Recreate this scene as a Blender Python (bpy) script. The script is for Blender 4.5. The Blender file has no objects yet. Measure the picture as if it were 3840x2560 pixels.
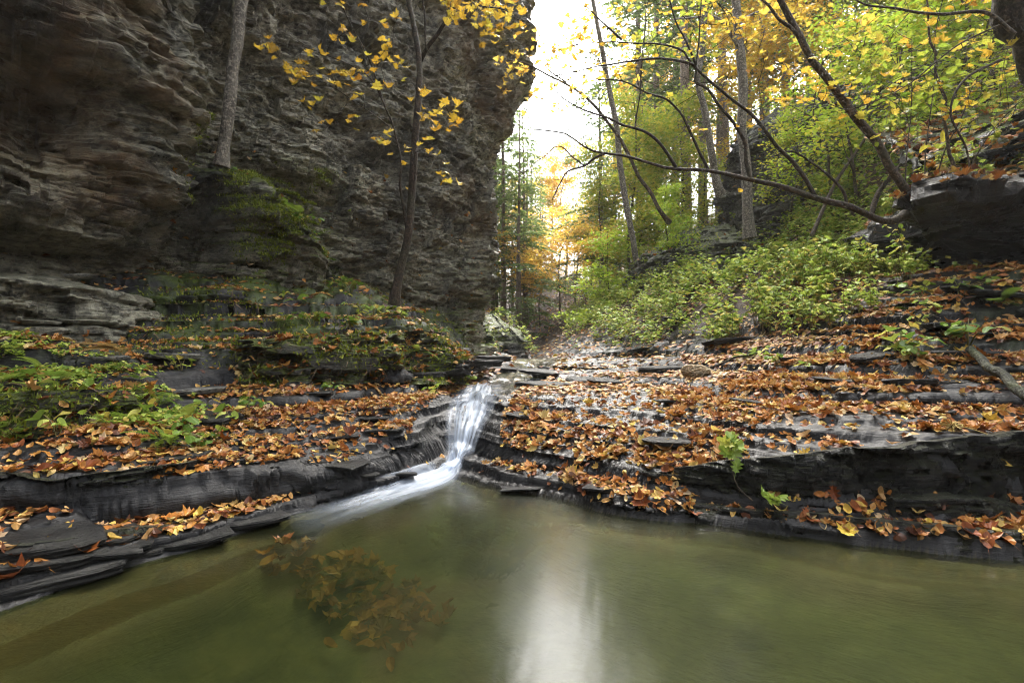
import bpy, math, random
import numpy as np
from mathutils import Vector, Matrix

random.seed(7)
RNG = np.random.default_rng(11)
SC = bpy.context.scene
COL = SC.collection
R = math.radians

# ------------------------------------------------------------------ camera
CAM_H, PITCH, F = 0.9, 1.5, 512.0
cam = bpy.data.cameras.new('camera')
cam.lens, cam.sensor_width, cam.clip_start, cam.clip_end = 18.0, 36.0, 0.05, 600.0
camo = bpy.data.objects.new('camera', cam)
camo.location = (0, 0, CAM_H)
camo.rotation_euler = (R(90 + PITCH), 0, 0)
COL.objects.link(camo)
SC.camera = camo
# ------------------------------------------------------------------ sky, sun, exposure
SUN_EL, SUN_AZ = 54.0, 14.0          # azimuth measured from +Y (upstream) towards +X
world = bpy.data.worlds.new('World')
SC.world = world
world.use_nodes = True
wn = world.node_tree
wn.nodes.clear()
sky = wn.nodes.new('ShaderNodeTexSky')
sky.sky_type = 'NISHITA'
sky.sun_disc = False
sky.sun_elevation, sky.sun_rotation = R(SUN_EL), R(SUN_AZ)
sky.air_density, sky.dust_density, sky.ozone_density = 1.0, 6.0, 1.0
hs = wn.nodes.new('ShaderNodeHueSaturation')
hs.inputs['Saturation'].default_value = 0.30      # thin overcast: a nearly white sky
bg = wn.nodes.new('ShaderNodeBackground')
bg.inputs['Strength'].default_value = 0.15
wo = wn.nodes.new('ShaderNodeOutputWorld')
wn.links.new(sky.outputs[0], hs.inputs['Color'])
wn.links.new(hs.outputs[0], bg.inputs[0])
wn.links.new(bg.outputs[0], wo.inputs[0])
sl = bpy.data.lights.new('sun', 'SUN')
sl.energy, sl.angle, sl.color = 1.5, R(25), (1.0, 0.95, 0.86)
slo = bpy.data.objects.new('sun', sl)
sd = Vector((math.sin(R(SUN_AZ)) * math.cos(R(SUN_EL)), math.cos(R(SUN_AZ)) * math.cos(R(SUN_EL)), math.sin(R(SUN_EL))))
slo.rotation_euler = sd.to_track_quat('Z', 'Y').to_euler()
slo.location = sd * 60
COL.objects.link(slo)
SC.view_settings.view_transform = 'Standard'
SC.view_settings.look = 'None'
SC.view_settings.gamma = 1.0
SC.view_settings.exposure = 2.8
SC.view_settings.use_curve_mapping = False
SC.cycles.max_bounces = 6
SC.cycles.volume_bounces = 0
SC.cycles.transparent_max_bounces = 16
SC.cycles.caustics_reflective = False
SC.cycles.caustics_refractive = False
SC.cycles.use_denoising = True
SC.cycles.filter_width = 1.1

# ------------------------------------------------------------------ helpers
def W(px, py, d):
    """photo pixel (at 1024 wide) at depth d (metres along +Y) -> world point"""
    a = R(PITCH)
    u, v = (px - 512) / F, (341 - py) / F
    fy, fz = math.cos(a) - v * math.sin(a), math.sin(a) + v * math.cos(a)
    return np.array([u / fy * d, d, CAM_H + fz / fy * d])

def tagit(o, label=None, cat=None, group=None, kind=None):
    if label: o['label'] = label
    if cat: o['category'] = cat
    if group: o['group'] = group
    if kind: o['kind'] = kind
    return o

def np_mesh(name, V, Fc, mat=None, smooth=True):
    """V (n,3); Fc one (m,k) index array or a list of such arrays"""
    if not isinstance(Fc, (list, tuple)): Fc = [Fc]
    Fc = [np.asarray(f, dtype=np.int32) for f in Fc if len(f)]
    me = bpy.data.meshes.new(name)
    V = np.asarray(V, dtype=np.float32)
    me.vertices.add(len(V)); me.vertices.foreach_set('co', V.ravel())
    nl = sum(f.size for f in Fc); npoly = sum(len(f) for f in Fc)
    me.loops.add(nl); me.loops.foreach_set('vertex_index', np.concatenate([f.ravel() for f in Fc]))
    me.polygons.add(npoly)
    st = np.zeros(npoly, np.int32); i = 0; off = 0
    for f in Fc:
        st[i:i + len(f)] = off + np.arange(len(f)) * f.shape[1]
        i += len(f); off += f.size
    me.polygons.foreach_set('loop_start', st)
    me.polygons.foreach_set('use_smooth', np.full(npoly, smooth))
    me.update(calc_edges=True)
    if mat: me.materials.append(mat)
    return me

def attr(me, name, vals):
    a = me.attributes.new(name, 'FLOAT', 'POINT')
    a.data.foreach_set('value', np.asarray(vals, np.float32).ravel())

def obj(name, me, parent=None, loc=None):
    o = bpy.data.objects.new(name, me)
    COL.objects.link(o)
    if parent is not None: o.parent = parent
    if loc is not None: o.location = loc
    return o

def grid_faces(nr, nc):
    i = np.arange(nr * nc).reshape(nr, nc)
    return np.stack([i[:-1, :-1], i[:-1, 1:], i[1:, 1:], i[1:, :-1]], -1).reshape(-1, 4)

# ---- value noise
def _h(ix, iy, iz):
    n = (ix.astype(np.int64) * 374761393 + iy.astype(np.int64) * 668265263 + iz.astype(np.int64) * 2147483647 * 3 + 977) & 0xffffffff
    n = ((n ^ (n >> 13)) * 1274126177) & 0xffffffff
    n = ((n ^ (n >> 16)) * 2246822519) & 0xffffffff
    return ((n ^ (n >> 15)) & 0xffffff) / float(0xffffff)

def vn(x, y, z=None):
    x = np.asarray(x, float); y = np.asarray(y, float)
    z = np.zeros_like(x) if z is None else np.broadcast_to(np.asarray(z, float), x.shape)
    ix, iy, iz = np.floor(x), np.floor(y), np.floor(z)
    fx, fy, fz = x - ix, y - iy, z - iz
    sx, sy, sz = [f * f * f * (f * (f * 6 - 15) + 10) for f in (fx, fy, fz)]
    r = 0
    for a in (0, 1):
        wx = sx if a else 1 - sx
        for b in (0, 1):
            wy = sy if b else 1 - sy
            for c in (0, 1):
                r = r + wx * wy * (sz if c else 1 - sz) * _h(ix + a, iy + b, iz + c)
    return r * 2 - 1

def fbm(x, y, z=None, o=4, lac=2.03, g=.5):
    r = 0; a = 1.0; t = 0
    for i in range(o):
        s = lac ** i
        r = r + a * vn(x * s + i * 13.7, y * s + i * 7.1, None if z is None else z * s + i * 3.3)
        t += a; a *= g
    return r / t

def sstep(a, b, x):
    t = np.clip((x - a) / (b - a), 0, 1)
    return t * t * (3 - 2 * t)

# ------------------------------------------------------------------ materials
def new_mat(name):
    m = bpy.data.materials.new(name)
    m.use_nodes = True
    nt = m.node_tree
    nt.nodes.clear()
    out = nt.nodes.new('ShaderNodeOutputMaterial')
    return m, nt, out

class NB:
    """tiny node builder"""
    def __init__(s, nt): s.nt = nt
    def n(s, t, **kw):
        nd = s.nt.nodes.new(t)
        for k, v in kw.items(): setattr(nd, k, v)
        return nd
    def l(s, a, b): s.nt.links.new(a, b)
    def coord(s, scale=(1, 1, 1), kind='Object'):
        tc = s.n('ShaderNodeTexCoord'); mp = s.n('ShaderNodeMapping')
        mp.inputs['Scale'].default_value = scale
        s.l(tc.outputs[kind], mp.inputs['Vector'])
        return mp.outputs[0]
    def noise(s, vec, scale, detail=5, rough=.6, dist=0.):
        nd = s.n('ShaderNodeTexNoise')
        nd.inputs['Scale'].default_value = scale; nd.inputs['Detail'].default_value = detail
        nd.inputs['Roughness'].default_value = rough; nd.inputs['Distortion'].default_value = dist
        if vec is not None: s.l(vec, nd.inputs['Vector'])
        return nd.outputs['Fac']
    def ramp(s, fac, stops, interp='LINEAR'):
        nd = s.n('ShaderNodeValToRGB'); cr = nd.color_ramp; cr.interpolation = interp
        while len(cr.elements) > 1: cr.elements.remove(cr.elements[-1])
        for i, (p, c) in enumerate(stops):
            e = cr.elements[0] if i == 0 else cr.elements.new(p)
            e.position = p
            e.color = (*c, 1) if len(c) == 3 else c
        s.l(fac, nd.inputs[0])
        return nd.outputs[0]
    def sc(s, fac, lo, hi, a=0., b=1.):
        nd = s.n('ShaderNodeMapRange'); nd.clamp = True
        for k, v in zip(('From Min', 'From Max', 'To Min', 'To Max'), (lo, hi, a, b)): nd.inputs[k].default_value = v
        s.l(fac, nd.inputs['Value'])
        return nd.outputs[0]
    def mix(s, fac, a, b):
        nd = s.n('ShaderNodeMix', data_type='RGBA')
        for k, v in ((0, fac), (6, a), (7, b)):
            if isinstance(v, (tuple, list)): nd.inputs[k].default_value = (*v, 1)
            elif isinstance(v, (int, float)): nd.inputs[k].default_value = v
            else: s.l(v, nd.inputs[k])
        return nd.outputs[2]
    def math(s, op, a, b=None):
        nd = s.n('ShaderNodeMath', operation=op)
        for i, v in enumerate((a, b)):
            if v is None: continue
            if isinstance(v, (int, float)): nd.inputs[i].default_value = v
            else: s.l(v, nd.inputs[i])
        return nd.outputs[0]
    def attr(s, name):
        nd = s.n('ShaderNodeAttribute', attribute_name=name)
        return nd.outputs['Fac']
    def bump(s, h, strength, dist):
        nd = s.n('ShaderNodeBump')
        nd.inputs['Strength'].default_value = strength; nd.inputs['Distance'].default_value = dist
        s.l(h, nd.inputs['Height'])
        return nd.outputs[0]
    def upness(s):
        g = s.n('ShaderNodeNewGeometry'); sp = s.n('ShaderNodeSeparateXYZ')
        s.l(g.outputs['Normal'], sp.inputs[0])
        return sp.outputs['Z']

def principled(nb, out, color, rough, normal=None, spec=.5):
    p = nb.n('ShaderNodeBsdfPrincipled')
    for k, v in (('Base Color', color), ('Roughness', rough)):
        if isinstance(v, (tuple, list)): p.inputs[k].default_value = (*v, 1)
        elif isinstance(v, (int, float)): p.inputs[k].default_value = v
        else: nb.l(v, p.inputs[k])
    p.inputs['Specular IOR Level'].default_value = spec
    if normal is not None: nb.l(normal, p.inputs['Normal'])
    nb.l(p.outputs[0], out.inputs[0])
    return p

def rock_material(name, light=1.0, ochre=0.0, wet=0.5, moss_amt=0.0, tint=(1, 1, 1), moss_lo=.62):
    """wet shale: dark grey beds, paler dry patches, rust stains, moss on what faces up"""
    m, nt, out = new_mat(name); nb = NB(nt)
    c = nb.coord(); cs = nb.coord((1.2, 1.2, 9))
    big = nb.noise(c, .55, 4, .6); mid = nb.noise(c, 3.1, 6, .65); fine = nb.noise(cs, 7, 6, .7)
    grain = nb.noise(c, 55, 3, .7)
    L = lambda v: tuple(x * light * t for x, t in zip(v, tint))
    base = nb.ramp(mid, [(.30, L((.008, .008, .007))), (.44, L((.045, .043, .038))), (.56, L((.14, .135, .115))), (.66, L((.30, .29, .25)))])
    base = nb.mix(nb.sc(fine, .35, .7), base, nb.ramp(big, [(.35, L((.020, .019, .017))), (.62, L((.16, .155, .135)))]))
    mot = nb.noise(nb.coord((1, 1, 1.8)), 13, 5, .68, .3)
    base = nb.mix(nb.sc(mot, .50, .64, 0, .75), base, nb.ramp(big, [(.3, L((.10, .095, .08))), (.6, L((.30, .29, .25)))]))
    base = nb.mix(nb.sc(mot, .46, .36, 0, .85), base, L((.008, .008, .007)))
    # rust stains
    rust = nb.math('MULTIPLY', nb.sc(nb.noise(c, .8, 5, .6, .4), .46, .62), nb.attr('ochre'))
    base = nb.mix(nb.math('MULTIPLY', rust, ochre), base, nb.ramp(mid, [(.3, (.05, .025, .010)), (.7, (.24, .14, .055))]))
    # broad wet stains and drier faces
    stain = nb.noise(nb.coord((1, 1, .55)), 1.05, 4, .6, .5)
    base = nb.mix(nb.sc(stain, .48, .38, 0, .62), base, L((.012, .012, .011)))
    base = nb.mix(nb.sc(stain, .52, .62, 0, .65), base, nb.mix(nb.sc(mot, .42, .55), L((.05, .047, .04)), L((.27, .255, .215))))
    # lichen flecks
    lich = nb.sc(nb.noise(c, 11, 4, .7), .62, .70)
    base = nb.mix(nb.math('MULTIPLY', lich, nb.sc(big, .45, .6, 0, .6)), base, L((.26, .27, .23)))
    base = nb.mix(nb.sc(grain, .3, .75, 0, .35), base, L((.02, .02, .02)))
    # moss
    if moss_amt > 0:
        mm = nb.math('ADD', nb.math('MULTIPLY', nb.upness(), .55), nb.math('MULTIPLY', nb.noise(c, 2.4, 5, .65), 1.0))
        mm = nb.math('MULTIPLY', nb.sc(mm, moss_lo, moss_lo + .26), nb.attr('moss'))
        base = nb.mix(nb.math('MULTIPLY', mm, moss_amt), base, nb.ramp(nb.noise(c, 26, 4, .7), [(.3, (.03, .042, .006)), (.55, (.10, .13, .014)), (.75, (.20, .23, .03))]))
    ro = nb.math('SUBTRACT', nb.sc(mid, .3, .75, .38, .75), nb.math('MULTIPLY', nb.attr('wet'), wet * .55))
    bh = nb.math('ADD', nb.math('MULTIPLY', fine, 1.0), nb.math('MULTIPLY', nb.noise(c, 22, 6, .75), .6))
    p = principled(nb, out, base, ro, nb.bump(bh, 1.0, .06), .4)
    return m

def leaf_material(name, stops, use='island', trans=.45, rough=.5, coat=0., noise=0.):
    """leaf blades, coloured leaf by leaf; some of the light passes through"""
    m, nt, out = new_mat(name); nb = NB(nt)
    if use == 'island': r = nb.n('ShaderNodeNewGeometry').outputs['Random Per Island']
    else: r = nb.n('ShaderNodeObjectInfo').outputs['Random']
    col = nb.ramp(r, stops)
    if noise:
        k = nb.sc(nb.noise(nb.coord(), noise, 4, .65), .35, .7, .55, 1.12)
        v = nb.n('ShaderNodeVectorMath', operation='SCALE'); nb.l(col, v.inputs[0]); nb.l(k, v.inputs['Scale']); col = v.outputs[0]
    p = nb.n('ShaderNodeBsdfPrincipled'); nb.l(col, p.inputs['Base Color'])
    p.inputs['Roughness'].default_value = rough
    p.inputs['Specular IOR Level'].default_value = .25
    t = nb.n('ShaderNodeBsdfTranslucent'); nb.l(col, t.inputs[0])
    mx = nb.n('ShaderNodeMixShader'); mx.inputs[0].default_value = trans
    nb.l(p.outputs[0], mx.inputs[1]); nb.l(t.outputs[0], mx.inputs[2]); nb.l(mx.outputs[0], out.inputs[0])
    return m

def bark_material(name, a, b, scale=14, moss=0.):
    m, nt, out = new_mat(name); nb = NB(nt)
    c = nb.coord((1, 1, .25)); c2 = nb.coord()
    f = nb.noise(c, scale, 6, .7); g = nb.noise(c2, 5, 4, .6)
    col = nb.ramp(f, [(.3, a), (.68, b)])
    col = nb.mix(nb.sc(nb.noise(c2, 34, 4, .7), .50, .60, 0, .8), col, tuple(min(1, x * 2.1) for x in b))
    col = nb.mix(nb.sc(nb.noise(c2, 9, 5, .7), .55, .68, 0, .7), col, tuple(x * .6 for x in a))
    if moss: col = nb.mix(nb.sc(g, .45, .65, 0, moss), col, (.05, .065, .012))
    principled(nb, out, col, .75, nb.bump(nb.math('ADD', f, nb.noise(c2, 40, 4, .7)), 1., .03), .3)
    return m

# ------------------------------------------------------------------ the shape of the ground
def D(py, z): return (CAM_H - z) * F / (py - 354.4)
# per viewing direction: waterline, ledge lip, ledge back, riser top, then on up the bank, as (distance, height)
PROF = {
    -180: [(1.55, -.01), (1.70, .15), (1.95, .20), (2.00, .38), (2.45, .44), (2.6, .50), (3.0, .90), (3.5, 1.05), (3.9, 1.55)],
    0:    [(1.80, -.01), (1.98, .15), (2.33, .19), (2.38, .35), (2.86, .42), (3.02, .46), (3.12, .66), (3.75, .92), (4.05, 1.15)],
    100:  [(2.09, -.01), (2.15, .12), (2.44, .17), (2.48, .33), (2.84, .44), (3.05, .50), (3.15, .68), (3.8, .88), (4.5, 1.15)],
    200:  [(2.40, -.01), (2.46, .07), (2.70, .12), (2.74, .29), (3.24, .44), (3.75, .54), (4.1, .64), (4.5, .92), (5.2, 1.45)],
    300:  [(2.95, -.01), (2.99, .05), (3.06, .09), (3.10, .24), (3.37, .38), (3.95, .56), (4.4, .70), (4.65, 1.05), (5.8, 1.6)],
    400:  [(3.46, -.01), (3.50, .03), (3.56, .07), (3.66, .17), (3.80, .35), (4.25, .52), (4.95, .64), (5.05, 1.12), (6.4, 1.5)],
    425:  [(3.66, -.01), (3.70, .03), (3.76, .07), (3.90, .17), (4.05, .33), (4.50, .50), (5.2, .61), (5.45, .95), (6.8, 1.35)],
    441:  [(3.82, -.02), (3.87, -.01), (4.00, .02), (4.20, .10), (4.45, .28), (4.85, .49), (5.3, .575), (5.9, .66), (7.2, 1.05)],
    455:  [(3.80, -.02), (3.87, -.01), (4.00, .03), (4.22, .12), (4.50, .29), (4.95, .50), (5.3, .56), (6.6, .64), (8.0, .80)],
    474:  [(3.62, -.02), (3.68, .01), (3.85, .07), (4.15, .17), (4.50, .30), (5.00, .50), (5.3, .56), (6.6, .63), (9.0, .74)],
    500:  [(3.49, -.01), (3.53, .08), (3.73, .19), (4.04, .30), (4.39, .42), (4.75, .52), (5.3, .57), (6.8, .66), (9.1, .75)],
    560:  [(3.18, -.01), (3.22, .06), (3.33, .14), (3.69, .28), (4.03, .42), (4.62, .53), (5.7, .60), (7.4, .70), (9.3, .78)],
    650:  [(2.81, -.01), (2.84, .07), (3.00, .12), (3.05, .21), (3.41, .36), (3.93, .47), (4.69, .57), (6.1, .68), (7.6, .85)],
    720:  [(2.68, -.01), (2.71, .08), (2.83, .12), (2.88, .26), (3.15, .40), (3.60, .52), (4.2, .62), (5.1, .75), (5.9, .95)],
    800:  [(2.56, -.01), (2.60, .09), (2.66, .12), (2.73, .36), (2.96, .45), (3.41, .56), (3.96, .66), (4.5, .82), (5.0, 1.05)],
    900:  [(2.38, -.01), (2.47, .10), (2.60, .12), (2.67, .45), (2.88, .50), (3.21, .58), (3.54, .72), (4.0, .98), (4.3, 1.35)],
    1024: [(2.23, -.01), (2.32, .10), (2.61, .12), (2.70, .50), (3.00, .57), (3.15, .70), (3.4, .86), (3.75, 1.20), (4.0, 1.62)],
    1180: [(2.05, -.01), (2.15, .10), (2.45, .12), (2.55, .52), (2.85, .60), (3.0, .75), (3.2, 1.0), (3.5, 1.4), (3.8, 1.8)],
}
PX = np.array(sorted(PROF)); PU = (PX - 512) / F
PD = np.array([[p[0] for p in PROF[k]] for k in PX]); PZ = np.array([[p[1] for p in PROF[k]] for k in PX])
# resample the directions finely and soften the joins between them
_q = np.arange(PX[0], PX[-1] + 1, 3.0)
def _soft(A):
    B = np.stack([np.interp(_q, PX, A[:, i]) for i in range(A.shape[1])], 1)
    out = np.zeros_like(B)
    for r, p in enumerate(_q):
        w = np.exp(-.5 * ((_q - p) / (7 if 405 < p < 520 else 20)) ** 2); w /= w.sum()
        out[r] = w @ B
    return out
PD, PZ = _soft(PD), _soft(PZ)
PX = _q; PU = (PX - 512) / F
LEV = np.cumsum(np.random.default_rng(5).choice([.014, .02, .03, .045, .07, .11], 900)) - 1.2
LEVL = np.cumsum(np.random.default_rng(8).uniform(.06, .2, 200)) - 1.2

def xc_of(y): return np.interp(y, [2, 4, 6, 8, 10, 14, 20, 28, 40, 90], [-.4, -.1, .1, .35, .45, 0, -2.2, -6.5, -13, -40])
def G(x, y):
    xc = xc_of(y)
    zf = .57 + .04 * np.clip(y - 5, -2, 5) + .03 * np.clip(y - 10, 0, 100)
    t = x - xc - np.interp(y, [4, 8, 11, 14, 20, 40], [1.8, 1.3, .6, .5, .7, .7])
    sp = lambda t: .5 * (t + np.sqrt(t * t + .12)) - .02
    zr = np.interp(y, [0, 11, 18, 30, 60], [.8, .8, .52, .42, .35]) * sp(t)
    zr = np.where(zr > 7, 7 + (zr - 7) * .6, zr)
    tl = xc - .35 - x
    zl = sp(tl) * .6
    zl = np.where(y < 12, np.minimum(zl, 1.1 + .12 * zl), zl)
    return zf + zr + zl + .25 * fbm(x * .35, y * .35, o=3) * sstep(.5, 2.5, zr + zl)

def terr(x, y, rough=True, info=False):
    x = np.asarray(x, float); y = np.asarray(y, float)
    yy = np.maximum(y, 1.15)
    u0 = x / yy
    u = np.clip(u0 + .02 * fbm(x * 1.3 + 9, y * 1.3, o=3) * sstep(1.2, 2.4, y), PU[0], PU[-1])
    d = np.where(y < 1.15, np.minimum(y, 1.15), y) + np.abs(u0 - u) * yy * .9
    wob = .045 * fbm(x * 2.0, y * 2.0, o=2) + .05 * vn(x * .9 + 5, y * .9)   # ragged, not ruled, edges
    d = d + wob * sstep(1.2, 2.4, d)
    idx = np.clip(np.searchsorted(PU, u) - 1, 0, len(PU) - 2)
    f = (u - PU[idx]) / (PU[idx + 1] - PU[idx])
    n = PD.shape[1]
    z = np.zeros_like(d); stp = np.zeros_like(d)
    d0 = PD[idx, 0] * (1 - f) + PD[idx + 1, 0] * f
    bed = -.04 - .30 * sstep(0, .9, d0 - d) - .16 * sstep(.4, 2.2, d0 - d) + .03 * fbm(x * 2, y * 2, o=3)
    sh = .13 + .08 * vn(x * .8, y * .8) + .22 * sstep(-.5, -1.2, x)
    wl = sstep(sh - .04, sh + .12, d0 - d)
    bed = (-.012 - .05 * np.clip((d0 - d) / .1, 0, 1)) * (1 - wl) + bed * wl
    z[:] = bed
    for k in range(n - 1):
        a = PD[idx, k] * (1 - f) + PD[idx + 1, k] * f; b = PD[idx, k + 1] * (1 - f) + PD[idx + 1, k + 1] * f
        za = PZ[idx, k] * (1 - f) + PZ[idx + 1, k] * f; zb = PZ[idx, k + 1] * (1 - f) + PZ[idx + 1, k + 1] * f
        m = (d >= a) & (d < b)
        z = np.where(m, za + (zb - za) * np.clip((d - a) / np.maximum(b - a, 1e-3), 0, 1), z)
        stp = np.where(m, sstep(.9, 2.2, (zb - za) / np.maximum(b - a, 1e-3)), stp)
    m = d >= b
    w = sstep(0, 1.6, d - b)
    z = np.where(m, (1 - w) * (zb + .25 * (d - b)) + w * G(x, y), z)
    # room under the undercut ledge
    yl = np.interp(x, [3.4, 3.55, 3.78, 4.5, 5.6, 7.5, 10], [6.0, 4.78, 4.5, 4.3, 3.9, 3.0, 1.0])
    cap = 1.66 + 1.1 * np.maximum(0, np.minimum(y - yl, (x - 3.4) * 1.5) - 1.4)
    z = np.where((x > 3.45) & (y > yl - .7), np.minimum(z, np.maximum(cap, 1.2)), z)
    # the stream has cut a shallow channel above the fall
    xs = np.interp(y, [4.6, 5.2, 6, 7, 8, 9.5, 12, 14], [-.30, -.22, .0, .15, .3, .45, .2, 0])
    ch = np.exp(-((x - xs) / .42) ** 2) * sstep(4.7, 5.1, y) * (1 - sstep(13, 15, y))
    z = z - .045 * ch
    soil = sstep(.95, 1.7, z) * sstep(1.0, 2.2, x) * sstep(4.3, 5.6, y) + sstep(12, 14, y)
    soil = np.clip(soil, 0, 1)
    if rough:
        rk = (z > -.01)
        lb = sstep(.62, .95, z) * (x < -.2) * (y < 12)
        amp = np.where(rk, .045, .01)
        zn = z + amp * fbm(x * 1.7, y * 1.7, o=4) + .012 * fbm(x * 9, y * 9, o=3) * rk * (1 - stp) + .10 * soil * fbm(x * 1.1, y * 1.1, o=4) + .24 * lb * fbm(x * 1.6 + 7, y * 1.6, o=4)
        def ter(zz, lv, flat, w):
            i = np.clip(np.searchsorted(lv, zz) - 1, 0, len(lv) - 2)
            t = (zz - lv[i]) / (lv[i + 1] - lv[i])
            return lv[i] + (lv[i + 1] - lv[i]) * (flat * t + (1 - flat) * sstep(1 - w, 1, t))
        warp = .05 * vn(x * .35 + 3, y * .35) - .015 * x
        z1 = ter(zn + warp, LEV, .25, .22) - warp
        z2 = ter(z1 + warp, LEVL, .35, .12) - warp
        tw = (1 - .85 * soil) * rk * (1 - .8 * stp)
        far = sstep(.9, 1.4, z)
        far = far * .55 + .15 * lb
        far = np.clip(far, 0, .95)
        z1 = z1 * (1 - far) + z2 * far
        z = zn * (1 - tw) + z1 * tw + .006 * fbm(x * 30, y * 30, o=2) * rk * (1 - stp)
    if info: return z, soil
    return z

def tnormal(x, y, e=.04):
    zx = (terr(x + e, y) - terr(x - e, y)) / (2 * e); zy = (terr(x, y + e) - terr(x, y - e)) / (2 * e)
    n = np.stack([-zx, -zy, np.ones_like(zx)], -1)
    return n / np.linalg.norm(n, axis=-1, keepdims=True)

# ---- ground sheet (finer where the ledges are)
rows = np.concatenate([np.linspace(-.6, 1.6, 30)[:-1], np.linspace(1.6, 2.2, 46)[:-1], np.linspace(2.2, 3.9, 205)[:-1], np.linspace(3.9, 5.6, 150)[:-1],
                       np.linspace(5.6, 10, 150)[:-1], np.geomspace(10, 62, 70)])
vv = np.concatenate([np.linspace(-2.2, -1.0, 40)[:-1], np.linspace(-1.0, 1.0, 600)[:-1], np.linspace(1.0, 2.2, 40)])
gy, gv = np.meshgrid(rows, vv, indexing='ij')
gx = gv * (gy + 1.0)
gz, gsoil = terr(gx, gy, info=True)
# steep faces of the ledges break back bed by bed
_zy, _zu = np.gradient(gz)
_dy = np.gradient(gy, axis=0); _dxu = np.gradient(gx, axis=1); _dxy = np.gradient(gx, axis=0)
_zx = _zu / _dxu; _zyy = (_zy - _zx * _dxy) / _dy
_sl = np.hypot(_zx, _zyy); _st = sstep(.6, 2.2, _sl) * (gz > .0) * (1 - gsoil) * sstep(13, 10, gy)
_st = sum(np.roll(np.roll(_st, a, 0), b, 1) for a in (-2, -1, 0, 1, 2) for b in (-1, 0, 1)) / 15
_j, _t = np.zeros_like(gz), np.zeros_like(gz)
_al = gx * .8 + gy * .6
_j = np.floor(gz / .035 + .8 * vn(_al * 1.5, gz * 3)); _k = np.floor(gz / .16 + .3 * vn(_al * .8, gz * 2))
_of = .07 * (_h(np.floor(_al * 3.5 + _j * 5.3), _j, _j * 0 + 2) - .5) + .16 * (_h(np.floor(_al * 1.3 + _k * 3.3), _k, _k * 0 + 5) - .5) + .08 * fbm(_al * 3, gz * 6, o=3)
_of = _of * _st * np.where(gz > .6, 1.0, .75)
gx = gx - _zx / np.maximum(_sl, .3) * _of; gy = gy - _zyy / np.maximum(_sl, .3) * _of
GROUND_V = np.stack([gx, gy, gz], -1).reshape(-1, 3)

def ground_material():
    m, nt, out = new_mat('wet_shale_bed'); nb = NB(nt)
    c = nb.coord(); cs = nb.coord((1.0, 1.0, 12))
    mid = nb.noise(c, 4.5, 6, .65); fine = nb.noise(cs, 9, 6, .7); big = nb.noise(c, .9, 4, .6)
    soil = nb.attr('soil'); under = nb.attr('under'); mossa = nb.attr('moss')
    rock = nb.ramp(mid, [(.3, (.004, .004, .0045)), (.55, (.009, .009, .0095)), (.75, (.026, .025, .022))])
    rock = nb.mix(nb.sc(fine, .4, .75, 0, .7), rock, nb.ramp(big, [(.35, (.006, .006, .0065)), (.65, (.022, .020, .017))]))
    mm = nb.math('MULTIPLY', nb.sc(nb.noise(c, 2.6, 5, .65), .44, .6), mossa)
    rock = nb.mix(mm, rock, nb.ramp(nb.noise(c, 30, 4, .7), [(.3, (.018, .028, .006)), (.6, (.06, .085, .012)), (.78, (.13, .15, .022))]))
    litter = nb.ramp(nb.noise(c, 18, 5, .75), [(.28, (.012, .008, .005)), (.5, (.045, .026, .012)), (.62, (.10, .055, .022)), (.75, (.035, .042, .010))])
    col = nb.mix(soil, rock, litter)
    bedc = nb.ramp(nb.noise(c, 7, 5, .7), [(.3, (.02, .022, .009)), (.5, (.045, .046, .016)), (.68, (.085, .076, .03)), (.8, (.04, .039, .02))])
    silt = nb.ramp(nb.noise(c, 5, 4, .6), [(.3, (.035, .022, .012)), (.7, (.075, .048, .026))])
    bedc = nb.mix(nb.attr('silt'), bedc, silt)
    col = nb.mix(under, col, bedc)
    ro = nb.math('ADD', nb.math('SUBTRACT', nb.sc(nb.noise(c, 6, 5, .7), .35, .7, .34, .62), nb.math('MULTIPLY', nb.attr('wet'), .26)), nb.math('MULTIPLY', soil, .35))
    bh = nb.math('ADD', fine, nb.math('MULTIPLY', nb.noise(c, 28, 5, .75), .5))
    principled(nb, out, col, ro, nb.bump(bh, .6, .02), .35)
    return m
M_GROUND = ground_material()
me = np_mesh('ground', GROUND_V, grid_faces(*gx.shape), M_GROUND)
attr(me, 'soil', gsoil)
attr(me, 'wet', np.exp(-((gx - .45) / .8) ** 2) * sstep(2.6, 3.2, gy) * (1 - sstep(6, 8, gy)) + .25 * (gz < .14))
attr(me, 'under', sstep(-.012, -.03, -(-gz)) * 0 + (gz < -.012))
attr(me, 'silt', sstep(-.16, -.05, gz) * (gz < 0))
mossmask = np.clip(sstep(.75, 1.1, gz) * (gx < 0) * sstep(12.5, 11, gy) + .35 * sstep(.75, 1.0, gz) * (gx > 1.5), 0, 1)
attr(me, 'moss', mossmask)
GROUND = tagit(obj('ground', me), 'stepped black shale bed and leafy banks of the gorge', 'ground', kind='structure')
# the gorge behind the photographer, unseen; its banks steepened to block low light
bx_, by_ = np.meshgrid(np.linspace(-40, 40, 120), np.concatenate([np.linspace(-40, -4, 30)[:-1], np.linspace(-4, -.55, 24)]), indexing='xy')
bz_ = terr(bx_, by_, rough=False)
bz_ = bz_ + sstep(4, 13, np.abs(bx_)) * np.where(bx_ > 0, 5, 12) * sstep(-.5, -4, by_) + sstep(-9, -24, by_) * 8
me = np_mesh('ground_downstream', np.stack([bx_, by_, bz_], -1).reshape(-1, 3), grid_faces(*bx_.shape), M_GROUND)
attr(me, 'soil', np.clip(sstep(.9, 2, bz_), 0, 1)); attr(me, 'wet', bz_ * 0); attr(me, 'under', bz_ < -.012); attr(me, 'silt', bz_ * 0); attr(me, 'moss', bz_ * 0)
tagit(obj('ground_downstream', me), 'unseen bed and raised banks of the pool further downstream', 'ground', kind='structure')

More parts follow.
